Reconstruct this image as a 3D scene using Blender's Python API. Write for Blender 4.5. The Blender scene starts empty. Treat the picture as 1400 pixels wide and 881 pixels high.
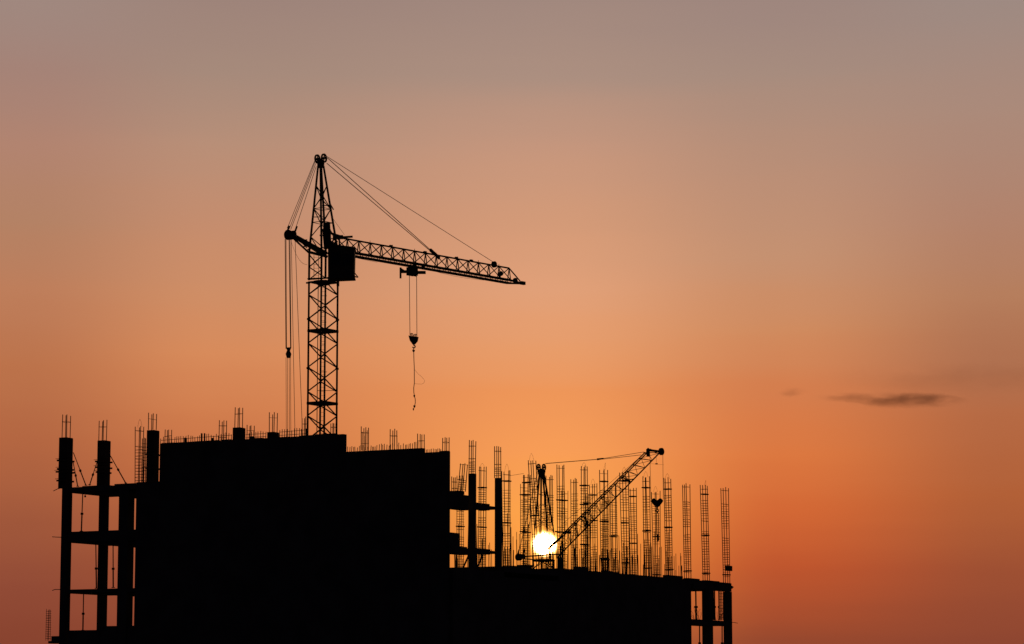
import bpy, math, random
from mathutils import Vector, Matrix

# ------------------------------------------------------------------ camera
FOC = 3900.0                                   # focal length in pixels of a 1400 px wide frame
TILT = math.atan((960 - 440.5) / FOC)          # the horizon lies just under the frame
EYE = Vector((0, 0, 1.7))
scn = bpy.context.scene
C = scn.collection
cam_d = bpy.data.cameras.new("camera")
cam = bpy.data.objects.new("camera", cam_d)
C.objects.link(cam)
cam.location = EYE
cam.rotation_euler = (math.pi / 2 + TILT, 0, 0)
cam_d.sensor_width = 36.0
cam_d.lens = FOC / 1400 * 36.0
cam_d.clip_start = 1.0
cam_d.clip_end = 60000
scn.camera = cam
scn.view_settings.view_transform = 'Standard'
scn.view_settings.look = 'None'
scn.view_settings.exposure = 0
scn.view_settings.gamma = 1
scn.view_settings.use_curve_mapping = False
try:
    scn.cycles.volume_step_rate = 1.0
    scn.cycles.max_bounces = 4
    scn.cycles.filter_width = 1.5
except Exception:
    pass


def ray(px, py):
    u = (px - 700) / FOC
    v = (440.5 - py) / FOC
    return Vector((u, math.cos(TILT) - v * math.sin(TILT), math.sin(TILT) + v * math.cos(TILT)))


def P(px, py, D):
    d = ray(px, py)
    return EYE + d * (D / d.y)


# ------------------------------------------------------------------ dusk sky
SUN = ray(744.6, 744.3).normalized()


def lin(c):
    r = []
    for v in c:
        v /= 255.0
        r.append(v / 12.92 if v <= 0.04045 else ((v + 0.055) / 1.055) ** 2.4)
    return (r[0], r[1], r[2], 1.0)


world = bpy.data.worlds.new("World")
scn.world = world
world.use_nodes = True
nt = world.node_tree
nt.nodes.clear()
N = nt.nodes
L = nt.links


def node(t, **kw):
    n = N.new(t)
    for k, v in kw.items():
        setattr(n, k, v)
    return n


def math_n(op, a, b=None, clamp=False):
    n = node('ShaderNodeMath', operation=op)
    n.use_clamp = clamp
    for i, x in enumerate((a, b)):
        if x is None:
            continue
        if isinstance(x, (int, float)):
            n.inputs[i].default_value = x
        else:
            L.new(x, n.inputs[i])
    return n.outputs[0]


def maprange(x, a, b, c=0.0, d=1.0, kind='LINEAR'):
    n = node('ShaderNodeMapRange', interpolation_type=kind)
    n.clamp = True
    L.new(x, n.inputs[0])
    for i, v in zip((1, 2, 3, 4), (a, b, c, d)):
        n.inputs[i].default_value = v
    return n.outputs[0]


def mixc(f, a, b, blend='MIX'):
    n = node('ShaderNodeMix', data_type='RGBA', blend_type=blend)
    n.clamp_factor = True
    if isinstance(f, (int, float)):
        n.inputs[0].default_value = f
    else:
        L.new(f, n.inputs[0])
    for i, x in ((6, a), (7, b)):
        if isinstance(x, tuple):
            n.inputs[i].default_value = x
        else:
            L.new(x, n.inputs[i])
    return n.outputs[2]


tc = node('ShaderNodeTexCoord')
vn = node('ShaderNodeVectorMath', operation='NORMALIZE')
L.new(tc.outputs['Generated'], vn.inputs[0])
DIR = vn.outputs[0]
sx = node('ShaderNodeSeparateXYZ')
L.new(DIR, sx.inputs[0])
DEG = 180 / math.pi
el = math_n('MULTIPLY', math_n('ARCSINE', sx.outputs[2]), DEG)
az = math_n('MULTIPLY', math_n('ARCTAN2', sx.outputs[0], sx.outputs[1]), DEG)
# angle from the sun through the chord, which keeps its precision near zero
vs = node('ShaderNodeVectorMath', operation='DISTANCE')
L.new(DIR, vs.inputs[0])
vs.inputs[1].default_value = SUN
ang = math_n('MULTIPLY', math_n('ARCSINE', math_n('MULTIPLY', vs.outputs['Value'], 0.5)), 2 * DEG)

# long faint streaks in the air
mp = node('ShaderNodeMapping')
L.new(DIR, mp.inputs[0])
mp.inputs['Scale'].default_value = (5.0, 5.0, 62.0)
nz = node('ShaderNodeTexNoise')
L.new(mp.outputs[0], nz.inputs['Vector'])
nz.inputs['Scale'].default_value = 1.6
nz.inputs['Detail'].default_value = 3.0
streak = math_n('SUBTRACT', nz.outputs[0], 0.5)
el2 = math_n('ADD', el, math_n('MULTIPLY', streak, 0.5))

COLUMNS = [  # (px, [(py, sRGB)])
    (30, [(0, (160, 136, 127)), (100, (165, 131, 119)), (200, (178, 132, 112)), (300, (180, 130, 101)),
          (400, (190, 126, 91)), (500, (188, 115, 75)), (600, (180, 103, 66)), (700, (163, 90, 60)),
          (800, (145, 75, 54)), (880, (136, 67, 47))]),
    (300, [(0, (158, 132, 122)), (100, (166, 138, 123)), (200, (184, 143, 120)), (300, (197, 141, 110)),
           (400, (207, 142, 102)), (480, (216, 139, 91)), (560, (210, 127, 79)), (640, (199, 112, 67)),
           (760, (165, 84, 52)), (880, (145, 70, 48))]),
    (760, [(0, (161, 136, 126)), (100, (172, 143, 128)), (200, (197, 150, 125)), (300, (211, 154, 120)),
           (400, (225, 160, 120)), (480, (232, 156, 105)), (540, (238, 150, 89)), (620, (248, 157, 86)),
           (700, (252, 161, 73)), (760, (248, 150, 62)), (880, (200, 105, 52))]),
    (1070, [(0, (158, 134, 126)), (100, (167, 140, 126)), (250, (188, 143, 118)), (350, (197, 145, 113)),
            (450, (208, 139, 95)), (530, (212, 126, 78)), (620, (220, 120, 64)), (700, (211, 104, 53)),
            (780, (191, 86, 46)), (880, (150, 72, 46))]),
    (1370, [(0, (158, 138, 130)), (150, (171, 138, 122)), (300, (178, 131, 108)), (400, (182, 126, 93)),
            (490, (176, 113, 80)), (560, (182, 107, 69)), (680, (178, 96, 55)), (780, (158, 80, 51)),
            (880, (142, 70, 49))]),
]


def ramp(col):
    n = node('ShaderNodeValToRGB')
    cr = n.color_ramp
    cr.interpolation = 'LINEAR'
    px, stops = col
    pts = []
    for py, rgb in stops:
        d = ray(px, py).normalized()
        pts.append((math.degrees(math.asin(d.z)) / 16.0, lin(rgb)))
    pts.sort()
    cr.elements[0].position = pts[0][0]
    cr.elements[0].color = pts[0][1]
    cr.elements[1].position = pts[-1][0]
    cr.elements[1].color = pts[-1][1]
    for p, cc in pts[1:-1]:
        e = cr.elements.new(p)
        e.color = cc
    L.new(math_n('DIVIDE', el2, 16.0), n.inputs[0])
    return n.outputs[0]


sky = None
lastaz = None
for col in COLUMNS:
    d = ray(col[0], 440)
    a = math.degrees(math.atan2(d.x, d.y))
    rc = ramp(col)
    sky = rc if sky is None else mixc(maprange(az, lastaz, a, kind='SMOOTHSTEP'), sky, rc)
    lastaz = a
# the sky falls off to a dark eastern dusk away from the sun
dark = lin((24, 22, 31))
sky = mixc(maprange(ang, 15, 52, kind='SMOOTHSTEP'), sky, dark)


def glow(strength, width, rgb):
    e = math_n('EXPONENT', math_n('MULTIPLY', math_n('POWER', math_n('DIVIDE', ang, width), 2.0), -1.0))
    v = node('ShaderNodeVectorMath', operation='SCALE')
    v.inputs[0].default_value = rgb
    L.new(math_n('MULTIPLY', e, strength), v.inputs['Scale'])
    return v.outputs[0]


def addc(a, b):
    v = node('ShaderNodeVectorMath', operation='ADD')
    L.new(a, v.inputs[0])
    L.new(b, v.inputs[1])
    return v.outputs[0]


sky = addc(sky, glow(0.05, 0.95, (1.0, 0.50, 0.08)))
sky = addc(sky, glow(1.3, 0.30, (1.0, 0.36, 0.03)))
# the sun's face: blinding inside, its limb fading through yellow and orange into the haze
limb = math_n('EXPONENT', math_n('MULTIPLY', math_n('MAXIMUM', math_n('SUBTRACT', ang, 0.195), 0.0), -1 / 0.0155))
disc = math_n('MULTIPLY', limb, maprange(ang, 0.30, 0.42, 1.0, 0.0))
dv = node('ShaderNodeVectorMath', operation='SCALE')
dv.inputs[0].default_value = (130.0, 70.0, 22.0)
L.new(disc, dv.inputs['Scale'])
sky = addc(sky, dv.outputs[0])
bg = node('ShaderNodeBackground')
L.new(sky, bg.inputs['Color'])
bg.inputs['Strength'].default_value = 1.0
wo = node('ShaderNodeOutputWorld')
L.new(bg.outputs[0], wo.inputs['Surface'])

# ------------------------------------------------------------------ sun
sd = bpy.data.lights.new("sun", 'SUN')
sd.energy = 0.8
sd.angle = math.radians(0.53)
sd.color = (1.0, 0.55, 0.25)
so = bpy.data.objects.new("sun", sd)
C.objects.link(so)
so.rotation_euler = (-SUN).to_track_quat('-Z', 'Y').to_euler()


# ------------------------------------------------------------------ materials
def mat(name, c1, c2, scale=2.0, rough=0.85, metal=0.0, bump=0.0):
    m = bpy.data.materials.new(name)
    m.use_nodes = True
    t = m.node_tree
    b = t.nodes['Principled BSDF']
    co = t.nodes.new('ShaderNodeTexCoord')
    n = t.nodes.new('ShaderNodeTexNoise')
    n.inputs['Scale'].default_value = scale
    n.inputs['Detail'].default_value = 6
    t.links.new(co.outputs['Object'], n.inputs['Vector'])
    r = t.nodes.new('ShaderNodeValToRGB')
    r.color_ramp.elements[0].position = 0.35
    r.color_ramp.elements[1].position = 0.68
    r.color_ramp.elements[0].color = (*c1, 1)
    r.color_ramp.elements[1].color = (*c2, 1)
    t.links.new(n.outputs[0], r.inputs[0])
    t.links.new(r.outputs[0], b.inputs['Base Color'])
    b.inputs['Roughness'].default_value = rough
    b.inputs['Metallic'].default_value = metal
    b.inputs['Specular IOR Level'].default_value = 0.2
    if bump:
        bp = t.nodes.new('ShaderNodeBump')
        bp.inputs['Strength'].default_value = bump
        t.links.new(n.outputs[0], bp.inputs['Height'])
        t.links.new(bp.outputs[0], b.inputs['Normal'])
    return m


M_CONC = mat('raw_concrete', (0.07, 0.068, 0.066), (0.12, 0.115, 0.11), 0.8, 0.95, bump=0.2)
M_FORM = mat('formwork_plywood', (0.07, 0.05, 0.035), (0.13, 0.09, 0.06), 1.5, 0.9)
M_WOOD = mat('site_timber', (0.09, 0.065, 0.04), (0.16, 0.11, 0.07), 2.5, 0.9)
M_REBAR = mat('rusty_rebar', (0.05, 0.025, 0.015), (0.10, 0.045, 0.025), 9.0, 0.95)
M_STEEL = mat('crane_paint', (0.06, 0.055, 0.045), (0.10, 0.085, 0.05), 3.0, 0.8)
M_DARK = mat('dark_machinery', (0.03, 0.03, 0.03), (0.06, 0.055, 0.05), 3.0, 0.85)
M_CABLE = mat('wire_rope', (0.03, 0.028, 0.026), (0.05, 0.045, 0.04), 6.0, 0.9)
M_SOIL = mat('site_soil', (0.05, 0.04, 0.03), (0.09, 0.07, 0.05), 0.15, 1.0, bump=0.3)
M_GLASS = mat('cab_glass', (0.015, 0.016, 0.018), (0.03, 0.03, 0.03), 2.0, 0.15)


# ------------------------------------------------------------------ mesh helpers
class MB:
    def __init__(s):
        s.v = []
        s.f = []

    def box_pts(s, p8):
        i = len(s.v)
        s.v += [tuple(p) for p in p8]
        for q in ((0, 3, 2, 1), (4, 5, 6, 7), (0, 1, 5, 4), (1, 2, 6, 5), (2, 3, 7, 6), (3, 0, 4, 7)):
            s.f.append(tuple(i + k for k in q))
        return s

    def box(s, c, ax, ay, az_):
        """centre and three half-axis vectors"""
        c, ax, ay, az_ = map(Vector, (c, ax, ay, az_))
        return s.box_pts([c - ax - ay - az_, c + ax - ay - az_, c + ax + ay - az_, c - ax + ay - az_,
                          c - ax - ay + az_, c + ax - ay + az_, c + ax + ay + az_, c - ax + ay + az_])

    def tube(s, p, q, r, r2=None, n=6):
        p, q = Vector(p), Vector(q)
        r2 = r if r2 is None else r2
        d = (q - p)
        if d.length < 1e-6:
            return s
        d.normalize()
        a = d.orthogonal().normalized()
        b = d.cross(a)
        i = len(s.v)
        for o, rr in ((p, r), (q, r2)):
            for k in range(n):
                t = 2 * math.pi * k / n
                s.v.append(tuple(o + (a * math.cos(t) + b * math.sin(t)) * rr))
        for k in range(n):
            s.f.append((i + k, i + (k + 1) % n, i + n + (k + 1) % n, i + n + k))
        s.f.append(tuple(i + k for k in reversed(range(n))))
        s.f.append(tuple(i + n + k for k in range(n)))
        return s

    def line(s, pts, r, n=6):
        for a, b in zip(pts[:-1], pts[1:]):
            s.tube(a, b, r, n=n)
        return s

    def prism(s, pts, off):
        """polygon (world points) extruded by +-off/2"""
        off = Vector(off) * 0.5
        n = len(pts)
        i = len(s.v)
        s.v += [tuple(Vector(p) - off) for p in pts] + [tuple(Vector(p) + off) for p in pts]
        s.f.append(tuple(i + k for k in range(n)))
        s.f.append(tuple(i + n + k for k in reversed(range(n))))
        for k in range(n):
            s.f.append((i + k, i + n + k, i + n + (k + 1) % n, i + (k + 1) % n))
        return s

    def ring(s, c, axis, r0, r1, th, n=24):
        """flat annulus with square section"""
        c, axis = Vector(c), Vector(axis).normalized()
        a = axis.orthogonal().normalized()
        b = axis.cross(a)
        i = len(s.v)
        for k in range(n):
            t = 2 * math.pi * k / n
            d = a * math.cos(t) + b * math.sin(t)
            for rr, hh in ((r0, -th / 2), (r1, -th / 2), (r1, th / 2), (r0, th / 2)):
                s.v.append(tuple(c + d * rr + axis * hh))
        for k in range(n):
            m = (k + 1) % n
            for j in range(4):
                s.f.append((i + 4 * k + j, i + 4 * k + (j + 1) % 4, i + 4 * m + (j + 1) % 4, i + 4 * m + j))
        return s

    def disc(s, c, axis, r, th, n=24):
        c, axis = Vector(c), Vector(axis).normalized()
        return s.tube(c - axis * th / 2, c + axis * th / 2, r, n=n)

    def build(s, name, m, parent=None, origin=None):
        o = Vector(origin) if origin is not None else (Vector(parent['o3']) if parent is not None and 'o3' in parent else Vector((0, 0, 0)))
        me = bpy.data.meshes.new(name)
        me.from_pydata([tuple(Vector(v) - o) for v in s.v], [], s.f)
        me.materials.append(m)
        me.update()
        ob = bpy.data.objects.new(name, me)
        C.objects.link(ob)
        if parent is not None:
            ob.parent = parent
        else:
            ob.location = o
        return ob


ORIG = {}


def tag(o, label, cat, group=None, kind=None):
    if label:
        o['label'] = label
    if cat:
        o['category'] = cat
    if group:
        o['group'] = group
    if kind:
        o['kind'] = kind
    return o


def thing(name, label, cat, loc, group=None):
    o = bpy.data.objects.new(name, None)
    C.objects.link(o)
    o.location = loc
    o.empty_display_size = 0.3
    ORIG[o.name] = Vector(loc)
    return tag(o, label, cat, group)


def part(mb, name, m, root, parent=None):
    """a mesh given in world coordinates under root (or under one of root's parts)"""
    return mb.build(name, m, parent or root, origin=ORIG[root.name])


def bar(name, p, q, r, m, root, parent=None, n=6):
    return part(MB().tube(p, q, r, n=n), name, m, root, parent)


# ------------------------------------------------------------------ building frame
PHI = math.radians(29)
CP, SP = math.cos(PHI), math.sin(PHI)
U = Vector((CP, -SP, 0))       # along the front, towards the camera on the right
W = Vector((SP, CP, 0))        # along the flank, away from the camera
O = P(615, 700, 155)


def ab(p):
    x, y = p[0] - O.x, p[1] - O.y
    return x * CP - y * SP, x * SP + y * CP


CA, CB = ab((0, 0))


def W3(a, b, z):
    return Vector((O.x, O.y, 0)) + U * a + W * b + Vector((0, 0, z))


def hb(px, py, b0=0.0):
    d = ray(px, py)
    da, db = d.x * CP - d.y * SP, d.x * SP + d.y * CP
    t = (b0 - CB) / db
    return CA + t * da, 1.7 + t * d.z


def ha(px, py, a0=0.0):
    d = ray(px, py)
    da, db = d.x * CP - d.y * SP, d.x * SP + d.y * CP
    t = (a0 - CA) / da
    return CB + t * db, 1.7 + t * d.z


def bbox(mb, a0, a1, b0, b1, z0, z1):
    mb.box_pts([W3(a0, b0, z0), W3(a1, b0, z0), W3(a1, b1, z0), W3(a0, b1, z0),
                W3(a0, b0, z1), W3(a1, b0, z1), W3(a1, b1, z1), W3(a0, b1, z1)])
    return mb


random.seed(7)

# ------------------------------------------------------------------ ground
g = MB()
g.v = [(-9000, -600, 0), (9000, -600, 0), (9000, 16000, 0), (-9000, 16000, 0)]
g.f = [(0, 1, 2, 3)]
tag(g.build('ground', M_SOIL), None, None, kind='structure')

# ------------------------------------------------------------------ tower block
Z_ROOF = 16.5
Z_MID = 15.5
Z_LOW = 9.40
tb = thing('unfinished_building', 'tall dark concrete block under construction with an open column frame at its side',
           'building', W3(-12, 4, 0))


def apx(px, py=700, b0=0.0):
    return hb(px, py, b0)[0]


def wallbox(name, px0, px1, ytop, b0=0.0, b1=0.35, z0=0.0, m=M_CONC, yref=None):
    a0, a1 = apx(px0, yref or ytop + 30, b0), apx(px1, yref or ytop + 30, b0)
    z1 = hb((px0 + px1) / 2, ytop, b0)[1]
    return part(bbox(MB(), a0, a1, b0, b1, z0, z1), name, m, tb), z1


BACK_CORNER = .35 * SP / CP                     # the far corner of a wall's end shows this much further right
A185, A218 = apx(184.7, 760), apx(218, 640)
A473, A580, A615 = [apx(*q) - BACK_CORNER for q in ((473.3, 610), (581, 620), (615.2, 650))]


def wall_run(a0, a1, b0, b1, z0, z1, name='wall'):
    return part(bbox(MB(), a0, a1, b0, b1, z0, z1), name, M_CONC, tb)


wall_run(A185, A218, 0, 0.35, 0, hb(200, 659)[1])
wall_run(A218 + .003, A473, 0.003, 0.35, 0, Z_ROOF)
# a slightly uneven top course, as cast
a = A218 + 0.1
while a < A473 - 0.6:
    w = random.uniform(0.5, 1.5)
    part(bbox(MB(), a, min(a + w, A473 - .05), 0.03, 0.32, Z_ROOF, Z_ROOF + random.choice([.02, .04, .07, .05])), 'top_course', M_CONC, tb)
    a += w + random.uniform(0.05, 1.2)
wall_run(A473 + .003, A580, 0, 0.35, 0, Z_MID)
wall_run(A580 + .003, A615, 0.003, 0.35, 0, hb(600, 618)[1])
wall_run(apx(600), A615 - .002, 0.02, 0.33, hb(600, 618)[1], hb(600, 616.8)[1], 'top_course')
# roofs behind the front wall
for aa, ab_, dep, zt in ((A218 + .05, A473 - .15, 8.0, Z_ROOF), (A473 + .05, A580 - .15, 3.2, Z_MID)):
    tn = SP / CP * 1.2
    poly = [W3(aa, .353, zt - .17), W3(ab_, .353, zt - .17), W3(ab_ - dep * tn, dep, zt - .17), W3(aa, dep, zt - .17)]
    part(MB().prism(poly, (0, 0, .3)), 'roof_slab', M_CONC, tb)
# core behind the front wall
wall_run(A218 + 1.2, apx(470) - 0.2, 0.353, 8.0, 0, Z_ROOF - 1.2, 'core')
# floor plates of the open frame at the far left, a few steps of formwork at the joints
A81, A97 = apx(82, 640), apx(97, 700)
AC1 = (apx(83.3, 740), apx(96.6, 740))
DEPTH = 4.6
Z3 = hb(97, 666.5)[1]
Z2 = hb(97, 727.2)[1]
Z1 = hb(97, 806.2)[1]
for zt, th in ((Z3, .27), (Z2, .60), (Z1, .20)):
    part(bbox(MB(), AC1[0] + .05, A185 + 2.2, 0.05, DEPTH, zt - th, zt), 'slab', M_CONC, tb)
# drop panels where slab meets the inner bays
for (x0, zt, th) in ((126, Z3, .46), (126, Z2, .78), (125, Z1, .30)):
    part(bbox(MB(), apx(x0), A185 + 2.2, 0.3, DEPTH - .2, zt - th, zt - .01), 'drop_panel', M_CONC, tb)
for (x0, x1, y0, zt) in ((106, 141, 663.5, Z3), (150, 185, 660.6, Z3)):
    part(bbox(MB(), apx(x0), apx(x1), 0.4, 1.6, zt, hb((x0 + x1) / 2, y0)[1]), 'screed_layer', M_CONC, tb)
def side(px0, px1, D):
    """side of a square pier, turned with the building, that spans px0..px1"""
    return (px1 - px0) * D / FOC / (CP + SP)


Q3 = side(161.2, 182.2, 166)
# lowest visible parapet
part(bbox(MB(), AC1[1] - .1, apx(134, 870), 0.1, .45, 0, hb(110, 861.8)[1]), 'parapet', M_CONC, tb)
part(bbox(MB(), apx(131.5, 870), A185 + 1, 0.15, .5, 0, hb(150, 856)[1]), 'parapet', M_CONC, tb)
part(bbox(MB(), apx(174, 850), A185 + 1, Q3 + .02, Q3 + .3, 0, hb(183, 840.5)[1]), 'parapet', M_CONC, tb)
# columns
Q1 = side(83.3, 97, 169)
part(bbox(MB(), AC1[0], AC1[0] + Q1, 0, Q1, 0, Z3), 'column', M_CONC, tb)
AC2 = AC1[0] + .02
BC2 = ha(134.2, 740, AC2)[0]
Q2 = side(134.2, 147.6, 172)
part(bbox(MB(), AC2, AC2 + Q2, BC2, BC2 + Q2, 0, Z3), 'column', M_CONC, tb)
part(bbox(MB(), apx(161.2, 740), apx(161.2, 740) + Q3, 0.02, Q3, 0, Z3 - .1), 'column', M_CONC, tb)
AC4 = (apx(200.8, 620), apx(215.6, 620))
# the ledge with its own rebar, low at the left corner
ZL = hb(75, 869.8)[1]
part(bbox(MB(), apx(67.2, 873), AC1[0] + .02, 0.2, 1.0, ZL - .30, ZL), 'ledge', M_CONC, tb)
part(bbox(MB(), apx(62.2, 877), apx(68.4, 877), 0.25, .9, ZL - .42, hb(65, 876.5)[1]), 'ledge', M_CONC, tb)
part(bbox(MB(), apx(77, 877) , AC1[0] + .02, 0.3, .9, 0, ZL - .302), 'wall', M_CONC, tb)

# flank: edge beams and columns right of the closed block
for x0, x1, yt, D in ((640.2, 651.2, 647.2, 158), (676.4, 686.6, 653.2, 161)):
    q = side(x0, x1, D)
    b1 = ha(x1, 690, 0)[0]
    part(bbox(MB(), -q, 0, b1 - q, b1, 8.6, ha((x0 + x1) / 2, yt)[1]), 'column', M_CONC, tb)


def beam(x0, x1, y0, y1, a0=-.5, a1=-.02, name='beam', m=M_CONC):
    b0, b1 = max(ha(x0, y0)[0], .012), ha(x1, y0)[0]
    zt, zb = ha((x0 + x1) / 2, y0)[1], ha((x0 + x1) / 2, y1)[1]
    return part(bbox(MB(), a0, a1, b0, b1, zb, zt), name, m, tb)


beam(614.9, 641, 676, 696.5)
beam(614.9, 629, 671.8, 676.2, a1=-.05)
beam(628.8, 636.2, 671.3, 676.2, a1=-.06)
beam(636.3, 641, 678.2, 690, a1=-.01)
beam(650.9, 670, 688.2, 697)
beam(669.8, 677, 692.4, 696.8)
beam(614.9, 641, 749, 758)
beam(614.9, 629, 728.5, 749.2, a1=-.05)
beam(629, 640, 747.6, 750, a1=-.06)
beam(650.9, 671, 750.4, 757.6)
beam(670.8, 677, 753.4, 757.4)

# ------------------------------------------------------------------ low wing
lw = thing('low_building_wing', 'long low concrete wing with a forest of rebar cages on its flat roof', 'building', W3(-5, 20, 0))


def lpart(name, a0, a1, b0, b1, z0, z1, m=M_CONC):
    return part(bbox(MB(), a0, a1, b0, b1, z0, z1), name, m, lw)


B945 = ha(945.2, 830)[0]
B1000 = ha(1000, 803)[0]
B_START = 0.36
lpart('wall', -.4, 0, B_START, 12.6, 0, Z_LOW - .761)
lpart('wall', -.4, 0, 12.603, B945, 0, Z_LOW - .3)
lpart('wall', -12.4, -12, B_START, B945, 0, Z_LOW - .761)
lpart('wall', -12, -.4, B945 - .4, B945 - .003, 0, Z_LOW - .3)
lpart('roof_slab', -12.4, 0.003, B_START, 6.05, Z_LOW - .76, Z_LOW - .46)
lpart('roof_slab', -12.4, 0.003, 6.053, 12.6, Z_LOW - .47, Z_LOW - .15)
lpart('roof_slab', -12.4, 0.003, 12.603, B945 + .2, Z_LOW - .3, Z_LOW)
zf = ha(1000, 797.3)[1]
lpart('roof_slab', -6.0, 0.0, B945 + .203, B1000 - .1, Z_LOW - .33, Z_LOW - .004)
lpart('edge_beam', -.4, .006, B945 + .3, B1000, Z_LOW - .56, Z_LOW - .02)
lpart('end_beam', -6.0, -.41, B1000 - .5, B1000 - .03, Z_LOW - .50, Z_LOW - .335)
zs0, zs1 = ha(970, 855)[1], ha(970, 848)[1]
lpart('slab', -.5, 0, B945 - .0, B1000, zs0, zs1)
for x0, x1 in ((959.6, 974.8), (988.6, 1000.9)):
    b1 = ha(x1, 830)[0]
    q = side(x0, x1, 186)
    lpart('column', -q, -.002, b1 - q, b1, 0, Z_LOW - .57)
bb0 = ha(951, 830)[0]
# concrete bumps and boards along the roof edge (uneven pour)
for x0, x1, dz in ((790.5, 805.5, .20), (829, 838, .10), (838.2, 846, .06), (913, 934, .17),
                   (941, 957, .09), (966, 984, .05)):
    b0, b1 = ha(x0, 782)[0], ha(x1, 782)[0]
    lpart('edge_upstand', -.35, -.02, b0, b1, Z_LOW - .003, Z_LOW + dz)

# ------------------------------------------------------------------ rebar cages
HALF = 0.155
BAR_ME = {}


def unit_bar(r):
    if r not in BAR_ME:
        o = MB().tube((0, 0, 0), (0, 0, 1), r, n=6).build('vertical_bar', M_REBAR)
        BAR_ME[r] = o.data
        bpy.data.objects.remove(o)
    return BAR_ME[r]


def ring_mesh(h, r):
    k = ('ring', h, r)
    if k not in BAR_ME:
        mb = MB()
        c = [W3(0, 0, 0) - W3(0, 0, 0) + U * (sa * h) + W * (sb * h) for sa, sb in ((-1, -1), (1, -1), (1, 1), (-1, 1))]
        for i in range(4):
            mb.tube(c[i], c[(i + 1) % 4], r, n=4)
        o = mb.build('tie_ring', M_REBAR)
        BAR_ME[k] = o.data
        bpy.data.objects.remove(o)
    return BAR_ME[k]


def clamp_mesh(h):
    k = ('clamp', h)
    if k not in BAR_ME:
        mb = MB()
        for s in (-1, 1):
            c = W * (s * (h + .03))
            mb.box(c, U * (h * 1.35), W * 0.02, Vector((0, 0, .036)))
        for s in (-1, 1):
            c = U * (s * (h + .03)) + Vector((0, 0, .0))
            mb.box(c, U * 0.022, W * (h - .01), Vector((0, 0, .03)))
        o = mb.build('spacer_board', M_WOOD)
        BAR_ME[k] = o.data
        bpy.data.objects.remove(o)
    return BAR_ME[k]


def child(name, me, root, loc=(0, 0, 0), scale=(1, 1, 1), rot=None):
    o = bpy.data.objects.new(name, me)
    C.objects.link(o)
    o.parent = root
    o.location = loc
    o.scale = scale
    if rot:
        o.rotation_euler = rot
    return o


def cage(base, H, label, group, h=HALF, rings=None, clamps=(), loop=0, splice=0.0, lean=(0, 0), rb=.025, rr=.0125,
         jitter=.05, seed=0):
    rnd = random.Random(seed)
    root = thing('rebar_cage', label, 'rebar cage', base, group)
    root.rotation_euler = (lean[1], lean[0], 0)
    for sa, sb in ((-1, -1), (1, -1), (1, 1), (-1, 1)):
        p = U * (sa * h) + W * (sb * h)
        o = child('vertical_bar', unit_bar(rb), root, p, (1, 1, H - rnd.uniform(0, jitter * 2)),
                  (rnd.gauss(0, .006), rnd.gauss(0, .007), 0))
        if splice:
            q = U * (sa * (h - .05)) + W * (sb * (h - .05))
            child('splice_bar', unit_bar(.018), root, q, (1, 1, splice * rnd.uniform(.75, 1.15)),
                  (rnd.uniform(-.012, .012), rnd.uniform(-.012, .012), 0))
    for z in rings or []:
        child('tie_ring', ring_mesh(h + .02, rr), root, (0, 0, z),
              rot=(rnd.gauss(0, .04), rnd.gauss(0, .05), rnd.gauss(0, .03)))
    for z in clamps:
        child('spacer_board', clamp_mesh(h), root, (0, 0, z), rot=(0, rnd.uniform(-.05, .05), 0))
    if loop:
        hh = .32 * abs(loop)
        mb = MB()
        if loop > 0:
            pts = [U * (-h) + Vector((0, 0, H - .1)), U * (-h * .55) + Vector((0, 0, H + hh * .6)),
                   Vector((0, 0, H + hh)), U * (h * .55) + Vector((0, 0, H + hh * .55)), U * h + Vector((0, 0, H - .1))]
        else:
            pts = [U * (-h * .3) + Vector((0, 0, H - .25)), U * (h * .4) + Vector((0, 0, H + hh * .5)),
                   U * (h * .75) + Vector((0, 0, H + hh)), U * (h * .7) + Vector((0, 0, H - .1))]
        mb.line(pts, .008, n=4).build('wire_loop', M_REBAR, root, origin=(0, 0, 0))
    return root


def tall_rings(H, rnd, dense0=.0, zones=None):
    zs = [H - .22 - rnd.uniform(0, .12)]
    z = H - rnd.uniform(.95, 1.35)
    step = rnd.uniform(.135, .165)
    gaps = []
    gz = rnd.uniform(.38, .62) * H
    gaps.append((gz - rnd.uniform(.25, .6), gz))
    while z > .35:
        if not any(a < z < b for a, b in gaps):
            zs.append(z + rnd.uniform(-.02, .02))
        z -= step
    return zs


def z_roof(b):
    return Z_LOW - .46 if b < 6.05 else (Z_LOW - .15 if b < 12.6 else Z_LOW)


GF = 'tall rebar cages in the row along the roof edge of the low wing'
GB = 'tall rebar cages in the second row on the low roof'
GT = 'tall rebar cages in the third row on the low roof'

FRONT = [  # px, top, clamp pixel rows, loop, label
    (990.8, 666, (786,), 0, 'outermost rebar cage of the low roof, with the small black box hung on it'),
    (963, 663, (676, 732, 784), -.9, 'rebar cage second from the low roof outer end, bent wire on top'),
    (937.7, 661, (781,), 0, 'plain square topped rebar cage, third from the low roof outer end'),
    (912.5, 653, (669, 721, 779), .8, 'tall wire topped rebar cage next to the heart shaped hook block, outer side'),
    (883, 651, (667, 726, 777), .9, 'rebar cage under the small crane boom tip, spiked wire on top'),
    (853.5, 645, (658, 715, 770), .9, 'rebar cage whose top pokes through the upper part of the inclined boom'),
    (825.5, 641, (658.5, 713, 764), -1.1, 'rebar cage with one bent wire rising above the boom middle'),
    (798.5, 637, (664, 690, 745), .6, 'narrow topped rebar cage with crooked ties below the sagging boom pendant clamp'),
    (766.5, 635, (684,), 0, 'rebar cage first outward of the small crane head, with a plain top ring'),
    (725.5, 628, (705,), 1.1, 'leaning rebar cage tallest beside the small crane head, wire arch on top'),
]
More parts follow.
